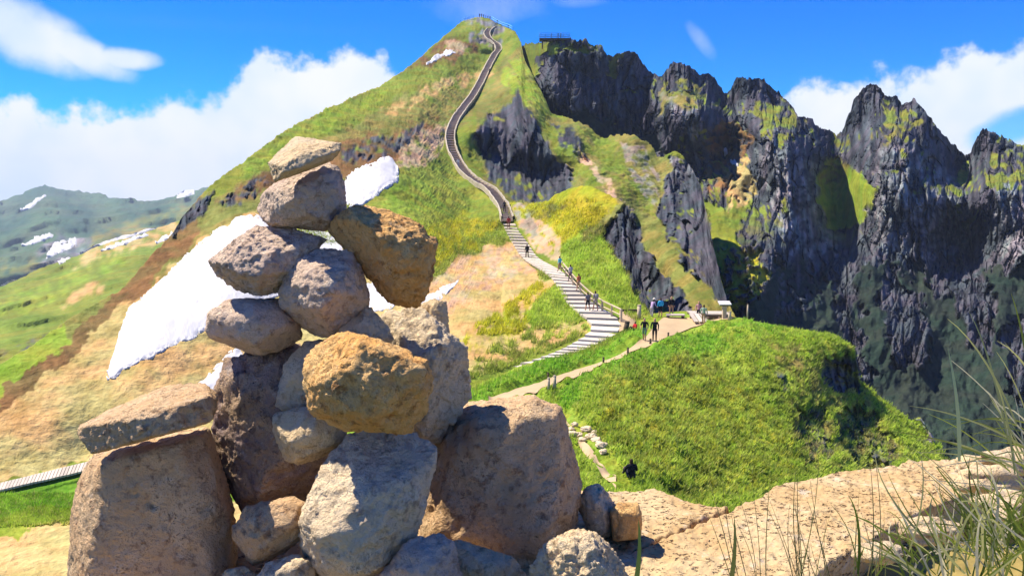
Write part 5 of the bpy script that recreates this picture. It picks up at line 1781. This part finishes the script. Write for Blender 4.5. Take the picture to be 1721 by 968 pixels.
_path_poly = [(815, 690), (815, 668), (905, 642), (1000, 608), (1085, 562), (1095, 535), (1140, 522), (1245, 525), (1245, 545), (1190, 552), (1120, 580), (1000, 634), (930, 662), (860, 692)]
_low_poly = [(925, 690), (955, 690), (1062, 812), (1050, 850), (1020, 835)]


def off_path(x, y):
    return ~inside(x, y, _path_poly) & ~inside(x, y, _low_poly)


tussocks('grass', knoll, 30000, (620, 530, 1640, 890), 0.34, 0.045, 6, 'shaggy green tussock grass covering the knoll', ((0.55, 0.52, 0.16), 0.16), off_path)
_step_poly = [(760, 650), (860, 615), (990, 560), (930, 470), (840, 375), (872, 375), (960, 450), (1055, 535), (1085, 545), (1000, 580), (860, 632), (800, 660)]
tussocks('grass', hump, 16000, (852, 335, 1100, 640), 0.5, 0.05, 4, 'grass on the lower ridge around the stairs', ((0.6, 0.5, 0.2), 0.08), lambda x, y: ~inside(x, y, _step_poly))
tussocks('grass', main, 24000, (480, 370, 852, 660), 0.5, 0.05, 4, 'grass on the flank right of the cairn', ((0.6, 0.5, 0.2), 0.08), lambda x, y: ~inside(x, y, _step_poly))
tussocks('grass', main, 5000, (-20, 830, 140, 885), 0.26, 0.03, 5, 'short grass of the saddle at the left edge', ((0.6, 0.46, 0.22), 0.15), None)


def blades(name, spec, label, cat=None, group=None, stuff=True):
    """curved grass blades: each spec = root point, tip point, sag vector, half width, colour"""
    V, F, C = [], [], []
    for root, tip, sag, w, col in spec:
        root, tip, sag = Vector(root), Vector(tip), Vector(sag)
        seg = 7
        base = len(V)
        view = root.normalized()
        for k in range(seg + 1):
            t = k / seg
            p = root.lerp(tip, t) + sag * (4 * t * (1 - t))
            tan = (tip - root) + sag * 4 * (1 - 2 * t)
            s = tan.cross(view + Vector((0.25, 0, 0.1))).normalized()
            ww = w * (1 - t) ** 0.6 * (0.55 + 0.45 * min(1, t * 5)) + 0.0002
            V += [p - s * ww, p + s * ww]
            C += [[c * (0.85 + 0.3 * t) for c in col]] * 2
            if k:
                i = base + 2 * k
                F.append((i - 2, i - 1, i + 1, i))
    o = mesh_np(name, [tuple(v) for v in V], F, M_BLADE, smooth=True, colors=np.array(C))
    o['label'] = label
    if stuff:
        o['kind'] = 'stuff'
        o['category'] = 'grass'
    else:
        tag(o, label, cat, group)
    return o


random.seed(5)
GCOL = [(0.18, 0.23, 0.035), (0.26, 0.29, 0.05), (0.42, 0.41, 0.15), (0.68, 0.60, 0.36), (0.10, 0.14, 0.02)]
spec = []
for k in range(210):
    px = 1760 - abs(random.gauss(0, 135))
    if px < 1380:
        continue
    py = random.uniform(925, 1030) - max(0, px - 1560) * 0.30
    d = random.uniform(1.25, 2.0)
    root = P(px, py, d)
    root.z = max(root.z, -1.38)
    L = random.uniform(0.07, 0.22)
    ang = random.gauss(-0.35, 0.5)
    tip = root + Vector((math.sin(ang) * L, random.uniform(-0.08, 0.08), math.cos(ang) * L * 0.95))
    spec.append((root, tip, (random.uniform(-0.03, 0.03), 0, random.uniform(0.0, 0.03)), random.uniform(0.0012, 0.0028), random.choice(GCOL)))
for k in range(36):                               # fan of long blades entering from the right edge
    root = P(random.uniform(1690, 1800), random.uniform(700, 830), random.uniform(1.3, 1.7))
    a = random.uniform(0.15, 1.55)
    L = random.uniform(0.12, 0.26)
    tip = root + Vector((-math.sin(a) * L, random.uniform(-0.05, 0.05), math.cos(a) * L))
    spec.append((root, tip, (0, 0, random.uniform(0.0, 0.035)), random.uniform(0.0011, 0.0024), random.choice(GCOL[1:4])))
for k in range(34):                               # thin stems standing in front of the ledge
    px = random.choice((1240, 1265, 1290, 1335, 1345, 1360, 1390, 1430, 1450, 1480)) + random.uniform(-14, 14)
    root = P(px, random.uniform(975, 1010), random.uniform(1.3, 1.7))
    L = random.uniform(0.10, 0.24)
    tip = root + Vector((random.uniform(-0.07, 0.03), 0, L))
    spec.append((root, tip, (random.uniform(-0.01, 0.01), 0, 0), random.uniform(0.0006, 0.0010), random.choice(((0.30, 0.28, 0.08), (0.36, 0.28, 0.10), (0.12, 0.14, 0.04)))))
blades('grass', spec, 'long thin grass blades in the right foreground in front of the ledge')
for a, b, w, col, lab in (((1612, 775), (1593, 586), 0.0034, (0.48, 0.52, 0.24), 'tall single pale green grass blade rising above the ledge at the right'),
                          ((1062, 1010), (1073, 872), 0.0052, (0.26, 0.32, 0.06), 'broad yellow green grass blade in front of the orange cube stone'),
                          ((1221, 1010), (1234, 868), 0.0048, (0.28, 0.27, 0.06), 'broad yellowish grass blade in front of the crack in the ledge')):
    blades('grass_blade', [(P(a[0], a[1], 1.25), P(b[0], b[1], 1.25), (0.006, 0, 0), w, col)], lab, 'grass blade', None, False)

# ------------------------------------------------------------------ mountain air
hz = bpy.data.materials.new('air')
hz.use_nodes = True
hn = NT(hz.node_tree)
hn.n.clear()
ho = hn.node('ShaderNodeOutputMaterial')
pv = hn.node('ShaderNodeVolumePrincipled')
pv.inputs['Color'].default_value = (0.66, 0.80, 1.0, 1)
pv.inputs['Density'].default_value = 0.00015
pv.inputs['Anisotropy'].default_value = 0.0
hn.l.new(pv.outputs[0], ho.inputs['Volume'])
bm = bmesh.new()
bm_box(bm, (0, 0, (HAZE_TOP + HAZE_BOTTOM) / 2), 6600, 6600, HAZE_TOP - HAZE_BOTTOM)
haze = obj_bm('haze', bm, hz)
kind(haze, 'stuff', 'thin blue air over the ridges')
haze['category'] = 'haze'
